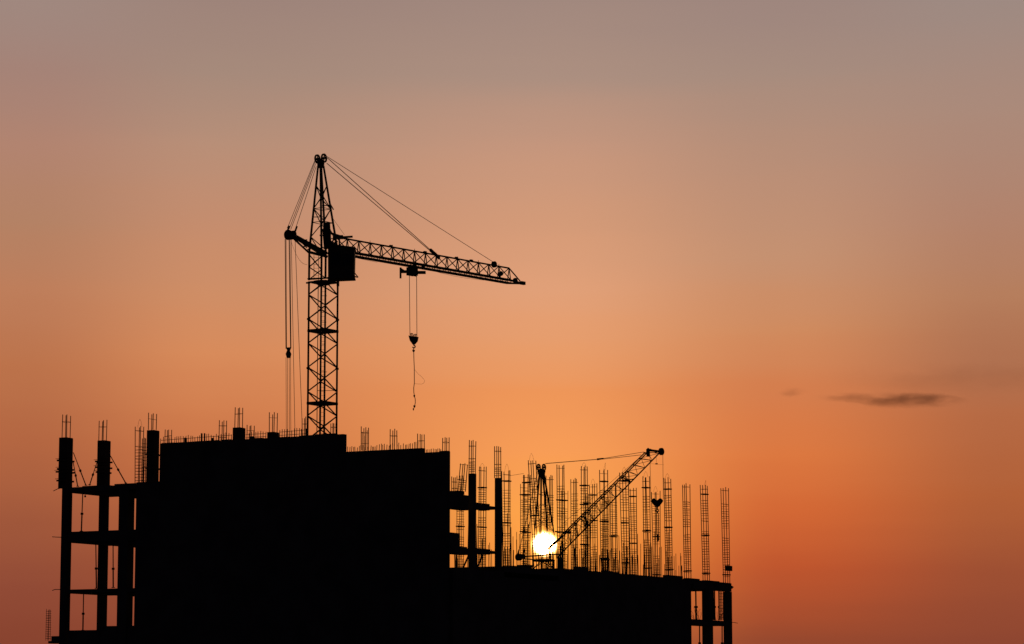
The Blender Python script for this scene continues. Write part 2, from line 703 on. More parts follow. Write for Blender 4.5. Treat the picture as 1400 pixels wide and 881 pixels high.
for i, (px, top, cl, lp, lab) in enumerate(FRONT):
    a0 = -.25
    b0, zt = ha(px, top, a0)
    zr = z_roof(b0)
    H = zt - zr
    rnd = random.Random(100 + i)
    cz = [ha(px, c, a0)[1] - zr for c in cl]
    lean = ((.012 if px > 840 else .004) * -1, 0)
    dx = 0.0
    if i == 9:
        lean = (-.055, 0)
        dx = .38
    p = W3(a0, b0, zr) + Vector((dx - lean[0] * H * 0 + (0.07 if px > 840 else .02), 0, 0))
    cage(p, H, lab, GF, rings=tall_rings(H, rnd), clamps=cz, loop=lp, splice=0 if px > 930 or px < 730 else 1.7, lean=lean,
         h=HALF, seed=i)

BACK = [
    (896.5, 671, (734, 786), .9, 'rebar cage behind the hanging heart shaped hook block and its chain'),
    (865, 666, (679, 743), 0, 'back rebar cage in the gap under the upper boom, plain top with spacer board'),
    (838.5, 662, (733,), 0, 'back rebar cage almost wholly crossed by the middle of the boom'),
    (811, 661, (677, 712), .9, 'short looking rebar cage with a wire peak, just above the boom middle'),
    (785.5, 654, (), 0, 'plain ended rebar cage behind, halfway between small crane head and pendant clamp'),
    (752, 650, (), 0, 'rebar cage just outward of the small crane head, half behind its leg'),
    (720, 648, (660, 677, 728), 0, 'rebar cage with boards, tucked behind the leaning wire arch cage'),
    (693, 643, (658, 715), 1.2, 'lone rebar cage with wire peak standing clear beside the second flank column'),
    (659.5, 638, (667, 721), .6, 'rebar cage seen between the two flank columns of the tall block'),
]
for i, (px, top, cl, lp, lab) in enumerate(BACK):
    a0 = -5.0
    b0, zt = ha(px, top, a0)
    zr = z_roof(b0)
    H = zt - zr
    rnd = random.Random(200 + i)
    cz = [ha(px, c, a0)[1] - zr for c in cl]
    p = W3(a0, b0, zr) + Vector((.05 if px > 800 else -.02, 0, 0))
    cage(p, H, lab, GB, rings=tall_rings(H, rnd), clamps=cz, loop=lp, splice=0 if i == 6 else 1.8,
         lean=(-.010 if px > 800 else 0.003, 0), seed=20 + i)
THIRD = [
    (716.3, 661, (676.5, 727), 'rebar cage farthest back in the clump inward of the small crane head'),
    (771.2, 670, (684.5,), 'low topped rebar cage half hidden by the first cage outward of the crane head'),
    (802.5, 674, (688,), 'low topped rebar cage half hidden behind the narrow topped cage'),
    (744.8, 669, (), 'far rebar cage showing through the legs of the small crane head'),
    (828, 682, (765,), 'far rebar cage showing in the lattice of the boom'),
    (629.5, 650, (720,), 'far rebar cage seen through the openings beside the tall block'),
]
for i, (px, top, cl, lab) in enumerate(THIRD):
    a0 = -10.0
    b0, zt = ha(px, top, a0)
    zr = z_roof(b0)
    H = zt - zr
    rnd = random.Random(300 + i)
    cz = [ha(px, c, a0)[1] - zr for c in cl]
    cage(W3(a0, b0, zr), H, lab, GT, rings=tall_rings(H, rnd), clamps=cz, splice=1.2 if i > 1 else 0, rb=.02, seed=40 + i)

# starter cages in column heads and on the tall block
GS = 'short rebar cages standing out of the tall block'


def short(px, top, bot, b, label, wpx=10.0, rings_y=(), rb=.025, splice=0, loop=0, plane='b', h=None, clamps=()):
    if plane == 'b':
        a, zt = hb(px, top, b)
        zb = hb(px, bot, b)[1] if b < 5 else Z_ROOF - .03
        p = W3(a, b, zb)
        f = lambda y: hb(px, y, b)[1] - zb
    else:
        bb, zt = ha(px, top, b)
        zb = ha(px, bot, b)[1]
        p = W3(b, bb, zb)
        f = lambda y: ha(px, y, b)[1] - zb
    D = p.y
    hh = h or wpx / FOC * D / (2 * (CP + SP))
    return cage(p, zt - zb, label, GS, h=hh, rings=[f(y) for y in rings_y], splice=splice, loop=loop, rb=rb, clamps=[f(y) for y in clamps],
                seed=int(px))


def spread(y0, y1, st):
    r = []
    y = y0
    while y < y1:
        r.append(y)
        y += st
    return r


short(91, 567, 599, .35, 'short rebar cage on the corner column of the open frame', 10.6, (577.2,))
short(140.8, 574, 603.5, DEPTH - .7, 'short rebar cage on the second column of the open frame', 10, (584,))
short(191.2, 582, 662, .9, 'tall unclad rebar cage standing beside the third formed column', 10, [589.5] + spread(611, 660, 4.2), loop=1.2)
short(197.2, 598.5, 662, 1.6, 'thin rebar cage squeezed between the unclad cage and the formed column', 5, spread(607, 660, 4.6))
short(208.6, 564, 588, .35, 'short rebar cage on the formed column touching the tall block', 10.4, (573.5,))
short(230, 586, 606.5, 6.5, 'little rebar cage at the start of the tall roof, beside the formed column', 9, (596.5,))
short(304.8, 574.5, 604, 6.0, 'rebar cage on the tall roof just before the big pedestal', 10, (582.5, 598.5))
short(326.6, 557, 586, .5, 'tallest roof rebar cage, on the big square pedestal', 10.3, (566.2,))
short(342.8, 581, 602, 5.5, 'rebar cage on the tall roof between the two pedestals', 9.6, (589,))
short(373.8, 564, 592, .5, 'rebar cage on the low pedestal near the hanging ropes', 10.4, (571.5,))
short(417, 570, 597, 5.0, 'rebar cage partly hidden by the big crane mast foot', 7, (580,))
short(456, 577.5, 598, 5.0, 'rebar cage seen through the foot of the big crane mast', 7, (584.5,))
short(499, 583, 616, .2, 'doubled rebar cage on the lower step nearest the tall block edge', 9.6, (592, 606.6), splice=1.05)
short(538.2, 586.5, 615, .2, 'rebar cage in the middle of the lower step', 9.4, (596.3,))
short(575.6, 592.5, 613.6, .2, 'rebar cage at the end of the lower step', 9.0, (603,))
short(609.6, 597.5, 618, .2, 'rebar cage on the front corner of the tall block', 8.8, (605.2,))
short(645.6, 601.5, 648, -.22, 'rebar cage crowning the first flank column', 8.6, [610.2, 627.5] + spread(632, 647, 2.6), plane='a')
short(680.6, 609, 654, -.22, 'rebar cage crowning the second flank column', 8.6, [617.3, 635.3] + spread(640, 653, 2.6), plane='a')
c1 = short(621.3, 651, 673, -.3, 'small ragged rebar cage against the tall block flank', 7.2, (659.3, 668), plane='a')
c2 = short(631.3, 632.4, 672, -.3, 'slanting rebar cage on the flank beam, leaning outward', 10, [635.5] + spread(657, 671, 3.0), plane='a')
c2.rotation_euler = (0, .085, 0)
short(66.6, 832.5, 876, .6, 'faint rebar cage standing low on the corner ledge', 5.8, spread(836, 875, 3.1), rb=.014)

# starter bars in rows
def bar_row(label, pts, ties=(), r=.021, group='rows of starter bars sticking out of the concrete'):
    base = pts[0][0]
    root = thing('starter_bar_row', label, 'starter bars', base, group)
    for p, q in pts:
        bar('starter_bar', p, q, r, M_REBAR, root, n=5)
    for t in ties:
        part(MB().line(t, .017, n=4), 'tie_bar', M_REBAR, root)
    return root


rnd = random.Random(5)
pts = []
x = 219.5
while x < 421:
    if not (317 < x < 336 or 364 < x < 382):
        f = (x - 218) / 202.0
        top = 599.5 + (585.5 - 599.5) * f + rnd.uniform(-1.8, 1.8)
        bb = .18 if rnd.random() < .75 else 1.2
        a, zt = hb(x, top, bb)
        pts.append((W3(a, bb, Z_ROOF - .1), W3(a + rnd.uniform(-.03, .03), bb, zt)))
    x += rnd.choice((2.6, 3.1, 3.3, 3.3, 3.6))
ties = []
for dy in (3.0, 7.5):
    for s0, s1 in ((220, 317), (336, 364), (382, 420)):
        y0 = 599.5 - 14 * (s0 - 218) / 202 + dy
        y1 = 599.5 - 14 * (s1 - 218) / 202 + dy + (rnd.uniform(-.8, .8))
        p0, p1 = hb(s0, y0, .2), hb(s1, y1, .2)
        ties.append([W3(p0[0], .2, p0[1]), W3(p1[0], .2, p1[1])])
bar_row('long fence of starter bars with two tie rods along the tall roof', pts, ties)
pts = []
x = 475.5
while x < 572:
    top = 611.5 - (x - 475) * .055 + rnd.uniform(-2.2, 1.5)
    bb = rnd.choice((.15, .15, 2.5))
    a, zt = hb(x, top, bb)
    pts.append((W3(a, bb, Z_MID - .1), W3(a + rnd.uniform(-.04, .04), bb, zt)))
    x += rnd.uniform(1.7, 3.4)
bar_row('low uneven stubble of starter bars on the lower step', pts)
pts = []
x = 583
while x < 604:
    a, zt = hb(x, 614.2 + rnd.uniform(-1, 1), .18)
    pts.append((W3(a, .18, 15.0), W3(a, .18, zt)))
    x += rnd.uniform(1.8, 2.8)
bar_row('few short starter bars on the corner notch of the tall block', pts)
# loose starter bars between the cages of the low roof
for (x0, x1, lab, a0, n) in ((695, 780, 'starter bars round the foot of the small crane', -2.4, 40),
                             (780, 850, 'starter bars in the middle of the low roof under the boom', -2.8, 46),
                             (850, 935, 'scattered starter bars near the outer end of the low roof', -3.0, 44),
                             (618, 690, 'starter bars behind the flank columns', -3.4, 22)):
    pts = []
    for k in range(n):
        x = rnd.uniform(x0, x1)
        aa = a0 + rnd.choice((-3.2, -1.2, 0, 0, .8))
        hgt = rnd.choice((.7, .9, 1.2, 1.2, 1.8, 2.4)) * rnd.uniform(.85, 1.15)
        b = ha(x, 770, aa)[0]
        hgt += .45
        pts.append((W3(aa, b, z_roof(b) - .05), W3(aa + rnd.uniform(-.04, .04), b + rnd.uniform(-.08, .08), Z_LOW + hgt)))
    bar_row(lab, pts, r=.019)

# ------------------------------------------------------------------ formwork on columns
GFW = 'plywood column forms'


def formwork(label, a0, a1, b0, b1, z0, z1, clamps, waste=(), lip=.05, ext=.14):
    root = thing('column_formwork', label, 'formwork', W3((a0 + a1) / 2, (b0 + b1) / 2, z0), GFW)
    t = min(.05, (a1 - a0) * .2)
    part(bbox(MB(), a0, a1, b0, b0 + t, z0, z1), 'form_panel', M_FORM, root)
    part(bbox(MB(), a0, a1, b1 - t, b1, z0, z1 - .03), 'form_panel', M_FORM, root)
    part(bbox(MB(), a0 + .002, a0 + t, b0 + t, b1 - t, z0, z1 - .05), 'form_panel', M_FORM, root)
    part(bbox(MB(), a1 - t, a1 - .002, b0 + t, b1 - t, z0, z1 - .01), 'form_panel', M_FORM, root)
    part(bbox(MB(), a0 + t, a1 - t, b0 + t, b1 - t, z0 + .02, z1 - .12), 'poured_core', M_CONC, root)
    r = random.Random(int(z0 * 100))
    for z in clamps:
        mb = MB()
        e0, e1 = ext * r.uniform(.3, 1.1), ext * r.uniform(.3, 1.1)
        bbox(mb, a0 - e0, a1 + e1, b0 - .08, b0 - .003, z - .05, z + .05)
        bbox(mb, a0 - e1, a1 + e0, b1 + .003, b1 + .08, z - .09, z + .01)
        part(mb, 'waler', M_WOOD, root)
        mb = MB().tube(W3(a0 - e0 - .12, b0 - .04, z + .1), W3(a1 + e1 + .15, b0 - .03, z + .08 + r.uniform(-.1, .1)), .014)
        part(mb, 'tie_rod', M_REBAR, root)
    return root


zc = lambda py, px=90: hb(px, py)[1]
QF1 = side(81.2, 99.6, 169)
formwork('plywood form around the corner column of the open frame', apx(81.2, 620), apx(81.2, 620) + QF1, -.06, QF1 - .06,
         zc(667.5), zc(598.2), [zc(y) for y in (629.5, 641, 645, 657)])
zc2 = lambda py: ha(141, py, AC2)[1]
QF2 = side(132.6, 150, 172)
bF2 = ha(132.6, 640, AC2 - .05)[0]
formwork('plywood form around the second column of the open frame', AC2 - .05, AC2 - .05 + QF2, bF2, bF2 + QF2,
         Z3 + .0, zc2(603.4), [zc2(y) for y in (632, 640, 646.5)], ext=.1)
QF4 = side(200.6, 217.6, 163)
formwork('plywood form around the column touching the tall block', AC4[0], AC4[0] + QF4, -.04, QF4 - .04, hb(208, 660)[1],
         hb(208, 588.2)[1], [hb(208, y)[1] for y in (621, 640)], ext=.05)


def pedestal(label, x0, x1, y0, b0=.36):
    a0 = apx(x0, 595, b0)
    q = side(x0, x1, 160)
    z1 = hb((x0 + x1) / 2, y0, b0)[1]
    formwork(label, a0, a0 + q, b0, b0 + q, Z_ROOF - .4, z1, [Z_ROOF - .25], ext=.03)


pedestal('big square column form rising from the tall roof', 318.0, 335.4, 584.4)
pedestal('low square column form on the tall roof near the hanging ropes', 365.2, 381.6, 590.6)
pedestal('tiny form beside the big square one on the tall roof', 341.5, 348.5, 596.6)
pedestal('narrow upright form on the tall roof, first from the formed column', 251.6, 255.8, 598.5)
pedestal('narrow upright form just before the rebar cage near the big pedestal', 289.3, 292.8, 598.8)
pedestal('upright post form among the starter bars of the tall roof', 274.5, 277, 592.4)
pedestal('second upright post form among the starter bars, next to its twin', 278.6, 280.8, 592.4)

# ------------------------------------------------------------------ props
def prop(label, p, q, group, r=.045, collar=.45):
    root = thing('shoring_prop', label, 'prop', p, group)
    p, q = Vector(p), Vector(q)
    m = p.lerp(q, collar)
    bar('lower_tube', p, m, r, M_STEEL, root)
    bar('upper_tube', m, q, r * .75, M_STEEL, root)
    d = (q - p).normalized()
    part(MB().tube(m - d * .06, m + d * .06, r * 1.9, n=8), 'collar', M_DARK, root)
    part(MB().box(p + Vector((0, 0, .02)), (r * 2, 0, 0), (0, r * 2, 0), (0, 0, .02)), 'foot_plate', M_DARK, root)
    return root


def pb(px, py, b):
    a, z = hb(px, py, b)
    return W3(a, b, z)


GD = 'slanting props bracing the column forms'
prop('steep brace close to the corner column form', pb(106.3, 665.5, .5), pb(100, 632, .4), GD, .035)
prop('longer brace leaning onto the corner column form', pb(117.5, 664, .5), pb(100.3, 619, .4), GD, .035)
prop('brace leaning onto the second column form on its near side', pb(122.5, 663.5, 2.0), pb(132.6, 632, 3.3), GD, .035)
prop('brace leaning onto the second column form on its far side', pb(172, 661, 2.6), pb(149, 620, 3.4), GD, .035)
GV = 'upright props under the slabs of the open frame'
prop('thin slanting prop under the top slab of the open frame', pb(111.2, 727, 1.5), pb(113.2, 673, 1.5), GV)
prop('prop beside the second column on the middle level', pb(131.8, 805, 1.4), pb(131, 744, 1.4), GV)
prop('prop between the second and third columns on the middle level', pb(154.8, 804, 1.4), pb(154.6, 746, 1.4), GV)
prop('prop on the lowest level of the open frame', pb(113.3, 862.5, .9), pb(114.3, 811, .9), GV)


def pa(px, py, a):
    b, z = ha(px, py, a)
    return W3(a, b, z)


GW = 'props in the open bay of the low wing'
prop('thick prop in the first opening of the low wing bay', pa(951.8, 848.2, -1.2), pa(951.2, 808, -1.2), GW, .065)
prop('thin prop in the second opening, upper storey of the low wing bay', pa(977.5, 848.2, -1.4), pa(977.2, 808, -1.4), GW, .04)
prop('prop near the outer column, upper storey of the low wing bay', pa(983, 848.2, -1.4), pa(982.4, 808, -1.4), GW, .035)
prop('prop in the lower storey below the first opening of the bay', pa(956.6, 900, -.9), pa(956.4, 855, -.9), GW, .05)
prop('prop in the lower storey beside the outer column of the bay', pa(987.4, 900, -.9), pa(987.2, 855, -.9), GW, .05)
# inner slab strip the props stand on
lpart('inner_slab', -2.0, -.503, B945 + .01, B1000 - .2, zs0 + .02, ha(951.8, 848.4, -1.2)[1])
short(985.8, 806, 848, -2.2, 'rebar cage inside the open bay of the low wing, behind its outer opening', 5.2, spread(812, 847, 4), plane='a')
short(975.4, 806, 848, -1.9, 'thin rebar bundle inside the bay against the inner column of the second opening', 2.6, spread(812, 847, 8), plane='a')
# diagonal boards under the flank beams
GB2 = 'boards leaning under the flank beams'
for lab, p, q in (('plank leaning below the lower flank beam by the tall block', pa(633, 777, -1.0), pa(641, 759, -.8)),
                  ('plank leaning below the lower flank beam between the columns', pa(652.5, 777, -1.0), pa(659.5, 759, -.8))):
    o = MB()
    d = (q - p).normalized()
    s = d.cross(Vector((0, 1, 0))).normalized()
    o.box((p + q) / 2, d * ((q - p).length / 2), Vector((0, .03, 0)), s * .05)
    tag(o.build('timber_plank', M_WOOD, origin=p), lab, 'plank', GB2)
# wire tangles in the bay
for lab, x, y in (('bent wires behind the thick prop of the first bay opening', 952.5, 842), ('tangled wires in the second bay opening', 982.5, 840)):
    mb = MB()
    r = random.Random(int(x))
    for k in range(9):
        p = pa(x + r.uniform(-4, 4), 848.3, -1.6)
        q = p + Vector((r.uniform(-.35, .35), r.uniform(-.2, .2), r.uniform(.3, .85)))
        m_ = p.lerp(q, .5) + Vector((r.uniform(-.15, .15), 0, .1))
        mb.line([p, m_, q], .012, n=4)
    tag(mb.build('wire_tangle', M_REBAR, origin=pa(x, 848, -1.6)), lab, 'wire')

# reinforcing bars poking out sideways
GN = 'bars poking out of the slab edges'
for lab, pts in (('thin crooked bar poking from the corner column at the top slab', [(84, 667.5), (79, 668.5), (73, 671.5)]),
                 ('bar poking from the corner column at the middle slab', [(84, 734.8), (77, 734.6), (71.5, 734.2)]),
                 ('bar poking from the corner column at the lower slab', [(84, 806.2), (75, 806.2), (71.5, 807.6)])):
    ps = [pb(x, y, .3) for x, y in pts]
    tag(MB().line(ps, .022, n=5).build('protruding_bar', M_REBAR, origin=ps[0]), lab, 'bar', GN)
ps = [pa(x, y, -.2) for x, y in ((999, 851), (1004, 851.3), (1008.4, 852.2))]
tag(MB().line(ps, .02, n=5).build('protruding_bar', M_REBAR, origin=ps[0]), 'bar poking from the outer column of the low wing', 'bar', GN)

# lamp hanging under the top slab
lp = thing('hanging_lamp', 'small unlit lamp hanging on a cord below the top slab of the open frame', 'lamp', pb(116.4, 674, .8))
bar('cord', pb(116.4, 673.0, .8), pb(116.4, 677.4, .8), .012, M_CABLE, lp)
part(MB().tube(pb(116.4, 677.2, .8), pb(116.4, 679.6, .8), .03, .07, n=10), 'lamp_shade', M_DARK, lp)
part(MB().tube(pb(116.4, 679.6, .8), pb(116.4, 680.4, .8), .05, .02, n=10), 'bulb', M_GLASS, lp)

# black box hung on the last cage, and the bracket at the corner
bx = thing('site_box', 'small black box hung on the outermost rebar cage', 'box', pa(996, 777, -.05))
part(bbox(MB(), -.09, .12, ha(993.2, 777, 0)[0], ha(999.0, 777, 0)[0], ha(996, 780.8, 0)[1], ha(996, 773.8, 0)[1]), 'body', M_DARK, bx)
bar('hanger', pa(996, 774, .02), pa(996, 772.2, -.1), .02, M_DARK, bx)
part(bbox(MB(), .12, .15, ha(994, 777, 0)[0], ha(998.2, 777, 0)[0], ha(996, 779.6, 0)[1], ha(996, 775.2, 0)[1]), 'lid', M_DARK, bx)
cb = thing('corner_bracket', 'little steel bracket on the outer end of the low roof edge', 'bracket', pa(1000, 803, .0))
part(bbox(MB(), -.15, .004, B1000 + .003, ha(1001.6, 803)[0], ha(1001, 805.2)[1], ha(1001, 801.2)[1]), 'plate', M_STEEL, cb)
bar('bolt', pa(1000.6, 803, -.05), pa(1002.2, 803, -.05), .05, M_STEEL, cb)

# timber lying along the low roof edge
GTM = 'timber packs on the low roof edge'
for lab, x0, x1, y0, y1 in (('flat timber pack on the low roof beside the second flank column', 698.5, 711, 774.2, 777),
                            ('timber pack on the low roof by the foot of the small crane', 718, 724, 772.6, 777)):
    r_ = thing('timber_pack', lab, 'timber', pa((x0 + x1) / 2, y1, -.7), GTM)
    b0, b1 = ha(x0, y0, -.7)[0], ha(x1, y0, -.7)[0]
    zt = ha((x0 + x1) / 2, y0, -.7)[1]
    nlay = 2
    for k in range(nlay):
        for j in range(3):
            zr = z_roof(b0)
            z0 = zr + (zt - zr) * k / nlay
            z1 = zr + (zt - zr) * (k + 1) / nlay
            part(bbox(MB(), -1.2 + j * .24, -.99 + j * .24, b0 + random.uniform(-.1, .1), b1 + random.uniform(-.1, .1), z0 + .002, z1),
                 'beam', M_WOOD, r_)

# ------------------------------------------------------------------ crane helpers
def pulley(name, c, axis, r, th, root, parent=None):
    mb = MB().ring(c, axis, r * .70, r, th).disc(c, axis, r * .28, th * 1.4)
    ax = Vector(axis).normalized()
    a = ax.orthogonal().normalized()
    b = ax.cross(a)
    for k in range(4):
        t = math.pi / 4 + k * math.pi / 2
        d = a * math.cos(t) + b * math.sin(t)
        mb.box(Vector(c) + d * r * .5, d * r * .3, ax.cross(d) * r * .09, ax * th * .3)
    return part(mb, name, M_DARK, root, parent)


def mast(root, cx, cy, r, yaw, levels, zend, panel, rc, rbz, flange_t=.10):
    """levels: z of the flanges from the top downwards; square lattice mast"""
    cor = [Vector((cx + r * math.cos(yaw + k * math.pi / 2), cy + r * math.sin(yaw + k * math.pi / 2), 0)) for k in range(4)]
    cen = Vector((cx, cy, 0))
    lv = list(levels) + [zend]
    ft = flange_t
    for li, (z1, z0) in enumerate(zip(lv[:-1], lv[1:])):
        flange_t = ft if li else ft * .5
        mb = MB()
        for k in range(4):
            p, q = cor[k], cor[(k + 1) % 4]
            e = (p - cen) * .09
            e2 = (q - cen) * .09
            mb.box_pts([p + e + Vector((0, 0, z1 - flange_t)), q + e2 + Vector((0, 0, z1 - flange_t)),
                        q - e2 * 2.5 + Vector((0, 0, z1 - flange_t)), p - e * 2.5 + Vector((0, 0, z1 - flange_t)),
                        p + e + Vector((0, 0, z1 + flange_t)), q + e2 + Vector((0, 0, z1 + flange_t)),
                        q - e2 * 2.5 + Vector((0, 0, z1 + flange_t)), p - e * 2.5 + Vector((0, 0, z1 + flange_t))])
        sec = part(mb, 'mast_section', M_STEEL, root)
        for k in range(4):
            bar('chord', cor[k] + Vector((0, 0, z0)), cor[k] + Vector((0, 0, z1)), rc, M_STEEL, root, sec, n=8)
        n = max(1, round((z1 - z0) / panel))
        ph = (z1 - z0) / n
        for k in range(4):
            inner, outer = (cor[k], cor[(k + 1) % 4]) if k % 2 else (cor[(k + 1) % 4], cor[k])
            for i in range(n):
                zt = z1 - i * ph
                zm = zt - ph / 2
                bar('brace', inner + Vector((0, 0, zt - .05)), outer + Vector((0, 0, zm)), rbz, M_STEEL, root, sec)
                bar('brace', outer + Vector((0, 0, zm - .05)), inner + Vector((0, 0, zt - ph)), rbz, M_STEEL, root, sec)
    return cor


def truss(root, name, T0, T1, h, w, n, rc, rbz, up=Vector((0, 0, 1)), rtop=None, post=True):
    """triangular lattice: one top chord T0-T1 and two bottom chords"""
    T0, T1 = Vector(T0), Vector(T1)
    d = (T1 - T0)
    side = d.cross(up).normalized()
    upn = side.cross(d).normalized()
    off = [-upn * h + side * (w / 2), -upn * h - side * (w / 2)]
    main = part(MB().tube(T0, T1, rtop or rc, n=8), name, M_STEEL, root)
    for o in off:
        bar('bottom_chord', T0 + o, T1 + o, rc, M_STEEL, root, main, n=8)
    for i in range(n + 1):
        t = T0 + d * (i / n)
        if post:
            for o in off:
                bar('post', t, t + o, rbz, M_STEEL, root, main, n=5)
        bar('cross_brace', t + off[0], t + off[1], rbz * .9, M_STEEL, root, main, n=5)
        if i < n:
            t2 = T0 + d * ((i + 1) / n)
            bar('brace', t, t2 + off[0], rbz * .92, M_STEEL, root, main, n=5)
            bar('brace', t + off[1], t2, rbz * .92, M_STEEL, root, main, n=5)
    return main, off


# ------------------------------------------------------------------ big tower crane
D1 = 223.0
ax = P(441.3, 480, D1)
zz = lambda py: P(441.3, py, D1).z
tc1 = thing('tower_crane', 'large tower crane behind the tall block with lattice jib and square cabin', 'crane', (ax.x, ax.y, 0))
YAW = math.radians(12)
R1 = 1.144
levels = [zz(386.5), zz(453), zz(552), zz(651), zz(750), zz(849)]
cor = mast(tc1, ax.x, ax.y, R1, YAW, levels, 0.0, zz(453) - zz(486), .078, .052)
# small lugs on the chords
for y in (504, 437):
    for k in (0, 2):
        o = cor[k] + Vector((0, 0, zz(y)))
        part(MB().box(o, (.13, 0, 0), (0, .13, 0), (0, 0, .07)), 'chord_joint', M_STEEL, tc1)
# ladder inside the mast
la = MB()
for dx in (-.17, .17):
    la.tube((ax.x + .02 + dx, ax.y - .1, zz(386)), (ax.x + .02 + dx, ax.y - .1, 0), .022, n=5)
z = zz(388)
while z > 15:
    la.tube((ax.x + .02 - .17, ax.y - .1, z), (ax.x + .02 + .17, ax.y - .1, z), .014, n=4)
    z -= .33
part(la, 'ladder', M_STEEL, tc1)
part(MB().tube((ax.x - .42, ax.y + .2, zz(386)), (ax.x - .42, ax.y + .2, 0), .035), 'cable_conduit', M_CABLE, tc1)
for y, w in ((405, .5), (427, .5), (441, .45), (471, .4), (509, .6), (534.5, 1.9)):
    part(MB().tube((ax.x + .05 - w * .25, ax.y - .12, zz(y)), (ax.x + .05 + w * .5, ax.y - .12, zz(y)), .022, n=5), 'ladder_bracket', M_STEEL, tc1)
# slewing ring and deck
part(MB().tube((ax.x, ax.y, zz(389.8)), (ax.x, ax.y, zz(387.5)), .45, .75, n=24).tube((ax.x, ax.y, zz(387.5)), (ax.x, ax.y, zz(384.8)), .86, .80, n=24),
     'slewing_ring', M_DARK, tc1)
part(MB().tube(P(420.5, 381.5, D1), P(486, 378.5, D1 - 1.2), .06), 'deck_beam', M_STEEL, tc1)
part(MB().tube(P(422, 382.5, D1 + .6), P(462, 379.8, D1 + 1.0), .04), 'deck_beam', M_STEEL, tc1)
part(MB().tube(P(418.4, 387, D1), P(424, 387, D1), .07), 'ring_lug', M_STEEL, tc1)
part(MB().box(P(462, 387, D1 - .3), (.1, 0, 0), (0, .2, 0), (0, 0, .25)), 'slew_motor', M_DARK, tc1)
# pyramidal tower head
zb_, zm_, zt_ = zz(384), zz(345), zz(227)
hc = Vector((P(438.6, 227, D1).x, ax.y, 0))
head = part(MB().box((hc.x, hc.y, zz(225)), (.2, 0, 0), (0, .2, 0), (0, 0, .22)).tube((hc.x, hc.y, zz(229)), (hc.x, hc.y, zz(246)), .12, .06),
            'tower_head', M_STEEL, tc1)
lo, up = [], []
for k in range(4):
    v = cor[k] - Vector((ax.x, ax.y, 0))
    b0, b1, t1 = cor[k] + Vector((0, 0, zb_)), cor[k] + Vector((0, 0, zm_)), hc + v * .19 + Vector((0, 0, zt_))
    part(MB().tube(b0, b1, .085, n=8).tube(b1, t1, .09, .08, n=8), 'chord', M_STEEL, tc1, head)
    lo.append(b1)
    up.append(t1)
fr = [0, .17, .34, .5, .64, .77]
for k in range(4):
    p0, p1 = lo[k], up[k]
    q0, q1 = lo[(k + 1) % 4], up[(k + 1) % 4]
    for i, (f0, f1) in enumerate(zip(fr[:-1], fr[1:])):
        a_, b_ = (p0.lerp(p1, f0), q0.lerp(q1, f1)) if (i + k) % 2 else (q0.lerp(q1, f0), p0.lerp(p1, f1))
        bar('brace', a_, b_, .042, M_STEEL, tc1, head, n=5)
        if i in (2, 3, 5):
            bar('cross_brace', p0.lerp(p1, f0), q0.lerp(q1, f0), .028, M_STEEL, tc1, head, n=5)
    # braces of the cage between deck and pyramid
    b0 = cor[k] + Vector((0, 0, zz(366)))
    q = cor[(k + 1) % 4]
    if k in (1, 2):
        bar('brace', b0, q + Vector((0, 0, zz(349))), .05, M_STEEL, tc1, head, n=5)
        bar('brace', b0, q + Vector((0, 0, zz(383))), .045, M_STEEL, tc1, head, n=5)
bar('spike', P(452, 280, D1 - .3), P(456, 287, D1 - .3), .05, M_STEEL, tc1, head)
bar('cross_brace', P(438, 282, D1 - .5), P(452, 280.5, D1), .04, M_STEEL, tc1, head)
bar('cross_brace', P(427.5, 297, D1), P(441, 296.8, D1 - .6), .035, M_STEEL, tc1, head)
# head ladder
hl = MB()
for x in (429.2, 435.6):
    hl.tube(P(x, 349, D1 - .4), P(x, 383, D1 - .4), .022, n=5)
for y in range(352, 383, 5):
    hl.tube(P(429.2, y, D1 - .4), P(435.6, y, D1 - .4), .014, n=4)
part(hl, 'ladder', M_STEEL, tc1)
JD = Vector((.655, .755, 0)).normalized()
JN = Vector((JD.y, -JD.x, 0))
PN = Vector((.85, -.53, 0))        # axle of the head pulleys
for x, y in ((434.0, 217.6), (443.0, 216.4)):
    pulley('pulley', P(x, y, D1), PN, .37, .11, tc1)
part(MB().prism([P(433.5, 221.5, D1), P(437, 217.5, D1), P(440, 217.5, D1), P(443.5, 221.5, D1), P(442.6, 229.5, D1), P(434.2, 229.5, D1)], (0, .5, 0)), 'pulley_bracket', M_DARK, tc1)
# jib: level, running away from the camera to the right
T0 = P(459, 324.2, 223.6)
lo_, hi_ = 225.0, 270.0
for _ in range(40):
    mid = (lo_ + hi_) / 2
    if P(696, 366.9, mid).z < T0.z:
        lo_ = mid
    else:
        hi_ = mid
DT = (lo_ + hi_) / 2
T1 = P(696, 366.9, DT)
jib, joff = truss(tc1, 'jib', T0, T1, 1.02, .34, 16, .074, .046, rtop=.070)
nose = P(714.6, 387.3, DT + 1.6)
for o in joff:
    bar('bottom_chord', T1 + o, nose, .06, M_STEEL, tc1, jib, n=8)
bar('nose_strut', T1, P(711, 384.5, DT + 1.3), .055, M_STEEL, tc1, jib)
part(MB().box(nose, JD * .25, JN * .12, Vector((0, 0, .14))).tube(nose, nose + Vector((0, 0, -.0)) + JD * .25, .08), 'nose_stop', M_DARK, tc1, jib)
pulley('pulley', P(704.5, 384, DT + .8), JN, .24, .16, tc1)
pulley('pulley', P(675.6, 361.8, DT - 1.4), JN, .27, .2, tc1)
part(MB().prism([P(680.5, 374, DT - 1), P(684, 371, DT - 1), P(687.6, 372, DT - 1), P(688, 376, DT - 1), P(684, 378, DT - 1), P(681, 377, DT - 1)], (0, .3, 0)),
     'rope_guide', M_DARK, tc1, jib)
rails = [o * 1.27 for o in joff]
